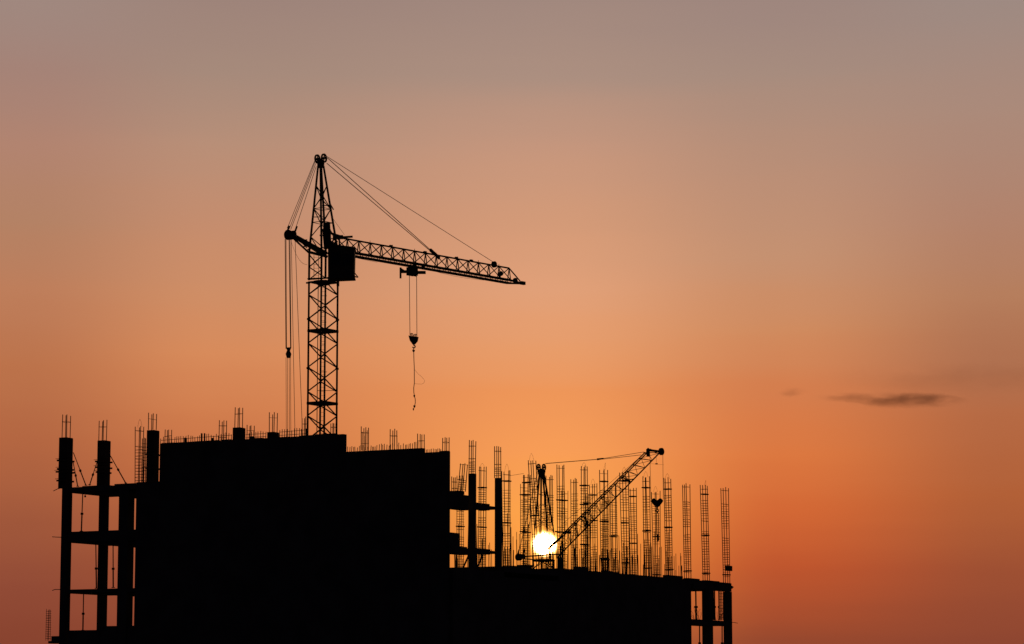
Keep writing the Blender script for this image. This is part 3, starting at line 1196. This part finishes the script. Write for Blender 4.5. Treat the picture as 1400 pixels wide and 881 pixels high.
for o in rails:
    bar('trolley_rail', T0 + o, T1 + o, .066, M_STEEL, tc1, jib, n=8)
for i in range(33):
    p = T0.lerp(T1, i / 32)
    for o, o2 in zip(joff, rails):
        bar('rail_hanger', p + o, p + o2, .032, M_STEEL, tc1, jib, n=5)
for o in rails:
    bar('trolley_rail', T1 + o, P(713, 388.2, DT + 1.4), .06, M_STEEL, tc1, jib, n=8)
for x, y in ((577, 345.6), (620.5, 353.4), (531, 338.5), (641.5, 357)):
    f = (x - 459) / (696 - 459)
    part(MB().box(T0.lerp(T1, f) + Vector((0, 0, .06)), JD * .14, JN * .08, Vector((0, 0, .09))), 'rope_roller', M_DARK, tc1, jib)
for i in range(1, 16, 2):
    p = T0.lerp(T1, i / 16)
    bar('rope_peg', p, p + Vector((0, 0, .2)), .022, M_STEEL, tc1, jib)
part(MB().box(P(594.5, 347.5, 232.6), JD * .55 + Vector((0, 0, -.28)), JN * .1, Vector((0, 0, .11))), 'tie_anchor', M_DARK, tc1, jib)
# jib foot
for o in joff:
    bar('jib_foot', T0 + o, P(447, 347, 223.2), .07, M_STEEL, tc1, jib)
# tie ropes
for a_, b_ in (((447.5, 216.0), (593, 346.0)), ((446.8, 223.5), (590.5, 345.2))):
    bar('tie_rope', P(*a_, D1), P(*b_, 232.4), .029, M_CABLE, tc1)
bar('hoist_rope', P(447.5, 214.5, D1), P(674.5, 358.6, DT - 1.4), .023, M_CABLE, tc1)
bar('stay_rope', P(454.5, 298, D1), P(471, 321.5, D1), .014, M_CABLE, tc1)
for (xa, ya), (xb, yb) in (((430.6, 219), (393, 312)), ((431.6, 224), (397.5, 314)), ((432.2, 228), (404, 313)), ((430.9, 221), (395.6, 313))):
    bar('back_stay', P(xa, ya, D1), P(xb, yb, D1 - 3), .024, M_CABLE, tc1)
# counter jib, pulley block at its tip
DCJ = D1 - 3.0
cj = part(MB().tube(P(402, 322, DCJ), P(446, 346, D1 + .2), .14, n=6), 'counter_jib', M_STEEL, tc1)
bar('beam', P(403, 325, DCJ + .4), P(444, 350, D1 - .5), .12, M_STEEL, tc1, cj)
bar('beam', P(402, 327, DCJ), P(421.5, 345, D1 - 1.4), .075, M_STEEL, tc1, cj)
bar('beam', P(421.5, 344.6, D1 - 1.4), P(447, 351, D1), .12, M_STEEL, tc1, cj)
for (xa, ya), (xb, yb) in (((411, 330), (419.5, 339)), ((414, 338), (424, 334)), ((418, 343), (428, 338)), ((432, 348), (436, 342))):
    bar('brace', P(xa, ya, D1 - 1.8), P(xb, yb, D1 - 1.2), .05, M_STEEL, tc1, cj)
bar('peg', P(413, 329.6, D1 - 2), P(420, 328, D1 - 2), .05, M_STEEL, tc1, cj)
pulley('pulley', P(394.2, 321.4, DCJ), PN, .40, .2, tc1)
part(MB().disc(P(394.6, 321.6, DCJ), PN, .34, .42).disc(P(400.5, 320.6, DCJ), PN, .29, .3), 'pulley_drum', M_DARK, tc1)
part(MB().prism([P(390, 322, DCJ), P(393, 317, DCJ), P(403, 316, DCJ), P(406, 322, DCJ), P(402, 327, DCJ), P(396, 328, DCJ)], (0, .35, 0)), 'pulley_bracket', M_DARK, tc1)
for (xa, ya), (xb, yb) in (((392.6, 317), (395.8, 309)), ((403.2, 317.5), (406, 309.5)), ((393.4, 312.5), (394.8, 309.5))):
    bar('rope_socket', P(xa, ya, DCJ), P(xb, yb, DCJ), .08, M_DARK, tc1)
# ropes falling from the counter jib and the tackle between them
for x0, x1, y1, r in ((389.9, 391.0, 477, .034), (391.2, 391.9, 477, .02), (395.2, 397.2, 476, .028), (396.4, 397.9, 476, .026),
                      (398.2, 403.6, 612, .021), (403.4, 414.3, 612, .022)):
    p = P(x0, 327, DCJ)
    q = P(x1, y1, DCJ)
    bar('hoist_rope', p, q, r, M_CABLE, tc1)
tk = part(MB().prism([P(391, 475.6, DCJ), P(398.2, 475.2, DCJ), P(396.4, 479.5, DCJ), P(398.2, 484, DCJ), P(397, 489.6, DCJ), P(392.2, 489.6, DCJ), P(390.6, 484.5, DCJ), P(392.6, 479.5, DCJ)], (0, .3, 0)),
          'rope_tackle', M_DARK, tc1)
for x in (391.0, 392.9, 395.4, 397.2):
    bar('hoist_rope', P(x, 489, DCJ), P(x + .5, 612, DCJ), .018, M_CABLE, tc1)
hang = []
for k in range(13):
    t = k / 12
    hang.append(P(398 + 22 * t, 330 + 32 * (1 - (1 - t) ** 2.2), D1 - 2.2 + t))
part(MB().line(hang, .014, n=4), 'slack_cable', M_CABLE, tc1)
# winch housing and arm beside the head
part(MB().prism([P(441.8, 314.5, D1 - 1), P(442.4, 305, D1 - 1), P(451.2, 304.4, D1 - 1), P(451.6, 314, D1 - 1)], (0, .5, 0)), 'winch_motor', M_DARK, tc1)
part(MB().prism([P(440.8, 314, D1 - 1), P(452, 313.6, D1 - 1), P(452.6, 330, D1 - 1), P(459, 333, D1 - 1), P(459, 340, D1 - 1), P(443, 340, D1 - 1)], (0, .6, 0)), 'winch_housing', M_DARK, tc1)
part(MB().tube(P(452, 318.5, D1), P(466, 323, D1), .06).tube(P(461, 325, D1), P(482, 323.8, D1 - .2), .085).tube(P(455, 324.5, D1), P(469, 324.5, D1), .17)
     .tube(P(453, 331, D1), P(462, 322, D1), .04).tube(P(453, 326, D1), P(462, 331, D1), .04).tube(P(464, 324, D1), P(464, 338, D1), .07), 'limit_arm', M_STEEL, tc1)
bar('limit_arm', P(437, 322, D1 - .6), P(444, 322, D1 - .6), .06, M_STEEL, tc1)
# cabin
CDp = D1 - 1.6
A_, B_, C_, E_ = (449.2, 336.2), (485.4, 341.2), (484.6, 380.8), (449.4, 381.4)
cab = part(MB().prism([P(*A_, CDp), P(*B_, CDp), P(*C_, CDp), P(*E_, CDp)], (0, 1.7, 0)), 'cabin', M_STEEL, tc1)
part(MB().prism([P(447.5, 335.4, CDp), P(486.2, 340.6, CDp), P(486.2, 342.4, CDp), P(447.5, 337.4, CDp)], (0, 1.9, 0)), 'roof', M_STEEL, tc1, cab)
part(MB().prism([P(453, 345, CDp - .86), P(465.5, 346.5, CDp - .86), P(465.5, 362, CDp - .86), P(453, 362, CDp - .86)], (0, .03, 0)), 'window', M_GLASS, tc1, cab)
part(MB().prism([P(468.5, 347, CDp - .86), P(482, 348.6, CDp - .86), P(482, 362, CDp - .86), P(468.5, 362, CDp - .86)], (0, .03, 0)), 'window', M_GLASS, tc1, cab)
part(MB().prism([P(448.5, 381.2, CDp), P(485.4, 379.6, CDp), P(485.4, 381.8, CDp), P(448.5, 383.4, CDp)], (0, 1.85, 0)), 'floor_frame', M_STEEL, tc1, cab)
part(MB().tube(P(485, 373.5, CDp), P(489.6, 379.3, CDp), .04).tube(P(489.8, 379.2, CDp), P(485, 378.6, CDp), .05), 'bracket', M_STEEL, tc1, cab)
# trolley
TD = 223.6 + (DT - 223.6) * (565 - 459) / (696 - 459)
tr = part(MB().box(P(563.5, 371.5, TD), JD * .38, JN * .3, Vector((0, 0, .33))).box(P(576, 372.8, TD + .6), (.36, 0, 0), (0, .3, 0), (0, 0, .09))
          .box(P(553.5, 371.7, TD - .4), (.42, 0, 0), (0, .25, 0), (0, 0, .09)), 'trolley', M_DARK, tc1)
bar('buffer_post', P(547.6, 366, TD - .6), P(547.6, 380.8, TD - .6), .085, M_STEEL, tc1, tr)
bar('brace', P(547.8, 367.5, TD - .6), P(553, 371, TD - .5), .07, M_STEEL, tc1, tr)
for x, y in ((561, 364.5), (567, 363), (578.5, 366)):
    pulley('trolley_wheel', P(x, y, TD), JN, .17, .15, tc1, tr)
part(MB().prism([P(560, 375, TD), P(569.5, 375, TD), P(570, 378.6, TD), P(566, 377.6, TD), P(560.5, 377, TD)], (0, .3, 0)), 'sheave_box', M_DARK, tc1, tr)
sag = []
for k in range(17):
    t = k / 16
    p = T0.lerp(T1, -.0 + t * .52) + Vector((0, 0, -1.22 - .05 - .35 * (t * (1 - t)) * 2.2))
    sag.append(p)
part(MB().line(sag[:8], .013, n=4), 'trolley_rope', M_CABLE, tc1)
sag = [T0.lerp(T1, .50 + .42 * k / 14) + Vector((0, 0, -1.28 - .9 * (k / 14) * (1 - k / 14))) for k in range(15)]
part(MB().line(sag, .013, n=4), 'trolley_rope', M_CABLE, tc1)
# hoist ropes and hook block
bar('hoist_rope', P(559.7, 377, TD), P(560.5, 458, TD), .026, M_CABLE, tc1)
bar('hoist_rope', P(569.6, 378, TD), P(570, 459, TD), .026, M_CABLE, tc1)
hk = part(MB().prism([P(558.4, 459.2, TD), P(565.5, 460.2, TD), P(572.3, 461.3, TD), P(571.0, 467, TD), P(567.2, 471.2, TD), P(564.2, 471.2, TD), P(560.2, 465.6, TD)], (0, .28, 0)),
          'hook_block', M_DARK, tc1)
for x, y in ((562.8, 458.2), (568.0, 459.3)):
    pulley('pulley', P(x, y, TD), (0, 1, 0), .15, .16, tc1, hk)
hp = []
for k in range(11):
    t = math.radians(95 - k * 27)
    hp.append(P(565.9 + 1.75 * math.cos(t), 474.2 - 1.75 * math.sin(t), TD))
part(MB().tube(P(565.6, 470.5, TD), P(565.7, 472.6, TD), .055).line(hp, .055, n=6), 'hook', M_DARK, tc1, hk)
sl = thing('lifting_sling', 'knotted lifting sling dangling from the large crane hook with a loose wire loop', 'sling', P(565.5, 476, TD))
pts = [(565.4, 476.0), (565.2, 478.5), (565.7, 482.5), (565.9, 492), (566.4, 503), (566.5, 524), (565.6, 531), (565.8, 537), (566.6, 541.5), (567.7, 546), (567.8, 551),
       (566.6, 556), (565.6, 559), (564.9, 561.3)]
part(MB().line([P(x, y, TD) for x, y in pts], .032, n=6), 'chain', M_DARK, sl)
for x, y, r in ((565.5, 480, .12), (566.4, 541.8, .08), (566.6, 556, .10), (565.2, 560, .06)):
    part(MB().tube(P(x, y - 1.4, TD), P(x, y + 1.4, TD), r, r * .6, n=8), 'knot', M_DARK, sl)
part(MB().line([P(x, y, TD) for x, y in ((566.4, 505), (571, 510.8), (576, 515), (579, 518), (580.5, 521), (579.3, 524.2), (576.5, 525.4), (572, 525.2), (566.5, 524.8))], .012, n=4),
     'wire_loop', M_CABLE, sl)

# ------------------------------------------------------------------ second crane, further off
D2 = 300.0
ax2 = P(743, 760, D2)
tc2 = thing('tower_crane', 'smaller looking tower crane beyond the low wing with its boom raised', 'crane', (ax2.x, ax2.y, 0))
zz2 = lambda py: P(743, py, D2).z
cor2 = mast(tc2, ax2.x, ax2.y, 1.144, YAW, [zz2(766), zz2(839)], 0.0, 1.9, .068, .045)
part(MB().tube((ax2.x, ax2.y, zz2(768)), (ax2.x, ax2.y, zz2(765)), 1.05, n=24), 'slewing_ring', M_DARK, tc2)
for y in (757.8, 760.5):
    pass
legs = [((737.6, 648), (731.0, 728), 0, (728.5, 764)), ((739.9, 648), (739.3, 735), -1.1, (739.3, 764)), ((742.0, 648), (749.6, 735), 1.1, (751.5, 764)), ((743.6, 648), (758.2, 733), 0, (761.5, 764))]
hd2 = part(MB().prism([P(734.8, 644, D2), P(746, 644, D2), P(744.6, 651, D2), P(736.4, 651, D2)], (0, .5, 0)), 'tower_head', M_DARK, tc2)
L2 = []
for (x0, y0), (x1, y1), dd, (x2, y2) in legs:
    p0, p1, p2 = P(x0, y0, D2 + dd * .15), P(x1, y1, D2 + dd), P(x2, y2, D2 + dd)
    part(MB().tube(p0, p0.lerp(p1, .8), .105, .085, n=8).tube(p0.lerp(p1, .8), p1, .085, .04, n=8).tube(p1, p2, .028, n=8), 'chord', M_STEEL, tc2, hd2)
    L2.append((p0, p1))
order = (0, 1, 3, 2)
fr = [.12, .30, .46, .62, .78, .93]
for k in range(4):
    p0, p1 = L2[order[k]]
    q0, q1 = L2[order[(k + 1) % 4]]
    for i, (f0, f1) in enumerate(zip(fr[:-1], fr[1:])):
        a_, b_ = (p0.lerp(p1, f0), q0.lerp(q1, f1)) if (i + k) % 2 else (q0.lerp(q1, f0), p0.lerp(p1, f1))
        if i > 1:
            bar('brace', a_, b_, .024, M_STEEL, tc2, hd2, n=5)
    for f in (.34, .62, .78):
        bar('cross_brace', p0.lerp(p1, f), q0.lerp(q1, f), .024, M_STEEL, tc2, hd2, n=5)
for x in (736.4, 743.7):
    pulley('pulley', P(x, 639.2, D2), PN, .38, .10, tc2)
part(MB().prism([P(738.5, 641, D2), P(742, 641, D2), P(743, 646, D2), P(737, 646, D2)], (0, .3, 0)), 'pulley_bracket', M_DARK, tc2)
# raised boom
DB = D2 + 9
b_T0, b_T1 = P(768.5, 733, D2 + .5), P(883.5, 618.8, DB)
b_L0, b_L1 = P(769.5, 754.5, D2 + .5), P(901.5, 619.6, DB)
fwd = (b_T1 - b_T0).normalized()
side2 = fwd.cross(Vector((0, 0, 1))).normalized() * .2
boom = part(MB().tube(b_L0, b_L1, .075, n=8), 'boom', M_STEEL, tc2)
for s in (-1, 1):
    bar('top_chord', b_T0 + side2 * s, b_T1 + side2 * s, .07, M_STEEL, tc2, boom, n=8)
NB = 13
for i in range(NB + 1):
    t = i / NB
    l_ = b_L0.lerp(b_L1, t)
    for s in (-1, 1):
        u_ = b_T0.lerp(b_T1, t) + side2 * s
        bar('post', l_, u_, .032, M_STEEL, tc2, boom, n=5)
        if i < NB:
            t2 = (i + 1) / NB
            if s > 0:
                bar('brace', l_, b_T0.lerp(b_T1, t2) + side2 * s, .026, M_STEEL, tc2, boom, n=5)
            else:
                bar('brace', u_, b_L0.lerp(b_L1, t2), .026, M_STEEL, tc2, boom, n=5)
    bar('cross_brace', b_T0.lerp(b_T1, t) - side2, b_T0.lerp(b_T1, t) + side2, .028, M_STEEL, tc2, boom, n=5)
# cross frames that read dark along the boom
for t in (.25, .70):
    l_, u_ = b_L0.lerp(b_L1, t), b_T0.lerp(b_T1, t)
    m_ = u_ + Vector(((l_ - u_).x * 1.0, (l_ - u_).y, 0)) * .95
    bar('frame', u_, l_ + (l_ - u_) * 0, .07, M_STEEL, tc2, boom)
    bar('frame', b_T0.lerp(b_T1, t - .05), b_L0.lerp(b_L1, t + .03), .055, M_STEEL, tc2, boom)
    bar('frame', b_T0.lerp(b_T1, t + .02), l_, .05, M_STEEL, tc2, boom)
# boom foot (blends into the sun) and pivot
part(MB().prism([P(748.5, 750, D2 + .3), P(757, 741.5, D2 + .3), P(768.5, 732, D2 + .3), P(770, 733.6, D2 + .3), P(760, 743.6, D2 + .3), P(751, 751, D2 + .3)], (0, .7, 0)), 'boom_foot', M_DARK, tc2, boom)
bar('boom_foot', b_L0, P(762, 763, D2 + .3), .09, M_STEEL, tc2, boom)
part(MB().tube(P(758.5, 727, D2), P(781, 728.4, D2), .08).tube(P(773, 727.4, D2), P(780, 728.8, D2), .14), 'limit_arm', M_STEEL, tc2)
# boom tip
part(MB().prism([P(883.4, 614.6, DB), P(886, 612.4, DB), P(888.4, 614.6, DB), P(888.8, 624.6, DB), P(884, 624.4, DB)], (0, .4, 0)), 'tip_block', M_DARK, tc2, boom)
part(MB().tube(P(886, 615.6, DB), P(903, 617.6, DB), .13).tube(P(888, 614, DB), P(897, 617, DB), .05).tube(P(895, 616, DB), P(897, 619.5, DB), .11), 'tip_strut', M_STEEL, tc2, boom)
bar('tip_strut', P(886, 622.5, DB), P(880, 618.5, DB), .06, M_STEEL, tc2, boom)
pulley('pulley', P(904.2, 617.6, DB), JN, .40, .22, tc2, boom)
part(MB().disc(P(904.2, 617.6, DB), JN, .3, .12), 'pulley_web', M_DARK, tc2, boom)
# pendants
bar('tie_rope', P(746, 634, D2), P(817.5, 628.2, D2 + 5), .038, M_CABLE, tc2)
bar('tie_rope', P(822.5, 627.4, D2 + 5), P(880, 618.2, DB), .028, M_CABLE, tc2)
bar('tie_rope', P(822.5, 628.2, D2 + 5), P(876.5, 622.2, DB), .028, M_CABLE, tc2)
part(MB().tube(P(816.2, 628.3, D2 + 5), P(825.3, 627.0, D2 + 5), .11, .07), 'rope_socket', M_DARK, tc2)
bar('hoist_rope', P(884, 617.5, DB), P(769, 716.5, D2 + 1), .018, M_CABLE, tc2)
# counter arm
cj2 = part(MB().tube(P(712, 761.5, D2 - 1), P(768, 757.6, D2), .075), 'counter_jib', M_STEEL, tc2)
bar('beam', P(714, 764, D2 - 1), P(750, 767, D2 - .5), .06, M_STEEL, tc2, cj2)
part(MB().disc(P(709.4, 762, D2 - 1), JN, .36, .45).disc(P(714, 761.2, D2 - 1), JN, .28, .4), 'pulley_drum', M_DARK, tc2)
for (xa, ya), (xb, yb) in (((708.3, 757.5), (709.8, 751.5)), ((715.3, 757.5), (716.8, 752))):
    bar('rope_socket', P(xa, ya, D2 - 1), P(xb, yb, D2 - 1), .085, M_DARK, tc2)
for (xa, ya), (xb, yb) in (((709.8, 751.5), (735, 644)), ((710.6, 751.5), (735.8, 645)), ((716.8, 752), (737.2, 647))):
    bar('back_stay', P(xa, ya, D2 - 1), P(xb, yb, D2), .022, M_CABLE, tc2)
# lower machinery deck and cabin under the boom foot
cab2 = part(MB().prism([P(764, 762, D2 - .8), P(769.5, 762.3, D2 - .8), P(769.5, 780, D2 - .8), P(764, 780, D2 - .8)], (0, 1.2, 0)), 'cabin', M_STEEL, tc2)
part(MB().prism([P(765, 764, D2 - 1.42), P(768.6, 764.2, D2 - 1.42), P(768.6, 769, D2 - 1.42), P(765, 769, D2 - 1.42)], (0, .03, 0)), 'window', M_GLASS, tc2, cab2)
# hook
bar('hoist_rope', P(906.2, 621, DB), P(906.8, 683, DB), .024, M_CABLE, tc2)
bar('hoist_rope', P(888.6, 625, DB), P(889.9, 683, DB), .024, M_CABLE, tc2)
bar('limit_rope', P(897, 619, DB), P(897.4, 633, DB), .014, M_CABLE, tc2)
part(MB().tube(P(889, 634, DB), P(908, 635.8, DB), .014, n=4), 'limit_rope', M_CABLE, tc2)
part(MB().tube(P(896, 634.4, DB), P(899.2, 634.4, DB), .07), 'limit_weight', M_DARK, tc2)
hk2 = part(MB().prism([P(x, y, DB) for x, y in ((889.3, 685.2), (891.4, 682.9), (895.4, 682.6), (898.3, 684.2), (901.4, 682.6), (905.2, 682.9), (907, 685.2), (903.6, 690), (899.6, 694.2), (897.4, 694.2), (893.2, 690))], (0, .3, 0)),
           'hook_block', M_DARK, tc2)
for x in (893.8, 902.6):
    pulley('pulley', P(x, 684.6, DB), (0, 1, 0), .24, .2, tc2, hk2)
part(MB().tube(P(898.6, 693.5, DB), P(898.2, 697.5, DB), .09).ring(P(898.6, 698.6, DB), (0, 1, 0), .09, .19, .1), 'hook', M_DARK, tc2, hk2)
s2 = thing('lifting_sling', 'bundled chain sling hanging from the heart shaped hook block', 'sling', P(898.6, 700, DB))
for k, (x0, x1, y1) in enumerate(((897.5, 897.7, 731), (900.1, 900.3, 736))):
    part(MB().line([P(898.8, 699.5, DB), P(x0, 703, DB), P(x1, (703 + y1) / 2, DB), P(x1 + .2, y1, DB)], .045, n=6), 'chain', M_DARK, s2)
part(MB().prism([P(897.6, 731, DB), P(900.8, 730, DB), P(901.2, 739, DB), P(899.4, 741, DB), P(898.2, 738, DB)], (0, .3, 0)), 'end_hook', M_DARK, s2)
# thin wire strung between two cages
p0, p1 = pa(698, 650.5, -5), pa(716, 647.6, -5)
tag(MB().tube(p0, p1, .012, n=4).build('wire', M_CABLE, origin=p0), 'faint wire strung from the lone cage to the clump by the small crane head', 'wire')

# ------------------------------------------------------------------ clouds
def cloud_mat(name, dens, scale, rgb):
    m = bpy.data.materials.new(name)
    m.use_nodes = True
    t = m.node_tree
    t.nodes.clear()
    out = t.nodes.new('ShaderNodeOutputMaterial')
    pv = t.nodes.new('ShaderNodeVolumePrincipled')
    pv.inputs['Color'].default_value = (*rgb, 1)
    pv.inputs['Anisotropy'].default_value = 0.0
    co = t.nodes.new('ShaderNodeTexCoord')
    # soft falloff towards the hull: generated coordinates run 0..1 over the hull
    sub = t.nodes.new('ShaderNodeVectorMath')
    sub.operation = 'SUBTRACT'
    sub.inputs[1].default_value = (.5, .5, .5)
    t.links.new(co.outputs['Generated'], sub.inputs[0])
    ln = t.nodes.new('ShaderNodeVectorMath')
    ln.operation = 'LENGTH'
    t.links.new(sub.outputs[0], ln.inputs[0])
    mr = t.nodes.new('ShaderNodeMapRange')
    mr.interpolation_type = 'SMOOTHSTEP'
    t.links.new(ln.outputs['Value'], mr.inputs[0])
    mr.inputs[1].default_value = .48
    mr.inputs[2].default_value = .08
    mr.inputs[3].default_value = 0
    mr.inputs[4].default_value = 1
    nz = t.nodes.new('ShaderNodeTexNoise')
    nz.inputs['Scale'].default_value = scale
    nz.inputs['Detail'].default_value = 4
    mpn = t.nodes.new('ShaderNodeMapping')
    mpn.inputs['Scale'].default_value = (1, 1, 2.4)
    t.links.new(co.outputs['Object'], mpn.inputs[0])
    t.links.new(mpn.outputs[0], nz.inputs['Vector'])
    m2 = t.nodes.new('ShaderNodeMapRange')
    t.links.new(nz.outputs[0], m2.inputs[0])
    m2.inputs[1].default_value = .38
    m2.inputs[2].default_value = .62
    mu = t.nodes.new('ShaderNodeMath')
    mu.operation = 'MULTIPLY'
    t.links.new(mr.outputs[0], mu.inputs[0])
    t.links.new(m2.outputs[0], mu.inputs[1])
    m3 = t.nodes.new('ShaderNodeMath')
    m3.operation = 'MULTIPLY'
    t.links.new(mu.outputs[0], m3.inputs[0])
    m3.inputs[1].default_value = dens
    t.links.new(m3.outputs[0], pv.inputs['Density'])
    t.links.new(pv.outputs[0], out.inputs['Volume'])
    return m


def cloud(label, px, py, wpx, hpx, dens, D=6000.0, tilt=0.0, seed=0, scale=.02):
    c = P(px, py, D)
    rx, rz = wpx / 2 * D / FOC, hpx / 2 * D / FOC
    ry = rx * .5
    mb = MB()
    nu, nv = 32, 14
    r = random.Random(seed)
    ph = [r.uniform(0, 6.28) for _ in range(6)]
    for j in range(nv + 1):
        th = math.pi * j / nv
        for i in range(nu):
            f = 2 * math.pi * i / nu
            k = 1 + .10 * math.sin(3 * f + ph[0]) + .08 * math.sin(5 * f + 2 * th + ph[1])
            x, y, z = math.sin(th) * math.cos(f), math.sin(th) * math.sin(f), math.cos(th)
            z2 = z * rz * k
            mb.v.append(tuple(c + Vector((x * rx * k, y * ry * k, z2 - x * rx * math.tan(tilt)))))
    for j in range(nv):
        for i in range(nu):
            a_, b_ = j * nu + i, j * nu + (i + 1) % nu
            mb.f.append((a_, a_ + nu, b_ + nu, b_))
    o = mb.build('cloud', cloud_mat('cloud_vapour', dens, scale, (.60, .27, .24)), origin=c)
    return tag(o, label, 'cloud', 'small dusk clouds')


cloud('long dark streak of cloud alone in the open sky', 1228, 547, 200, 23, .018, tilt=math.radians(1.8), seed=3, scale=.022)
cloud('thin reddish shred of cloud trailing from the inner end of the long streak', 1160, 543, 110, 14, .010, tilt=math.radians(-3), seed=5, scale=.03)
cloud('tiny faint cloud wisp apart from the long streak, towards the boom tip', 1081, 537, 50, 14, .017, tilt=math.radians(-12), seed=8, scale=.02)
cloud('wide faint veil of cloud stretching above the long streak', 1300, 517, 420, 50, .0009, D=7500.0, tilt=math.radians(1), seed=12, scale=.008)
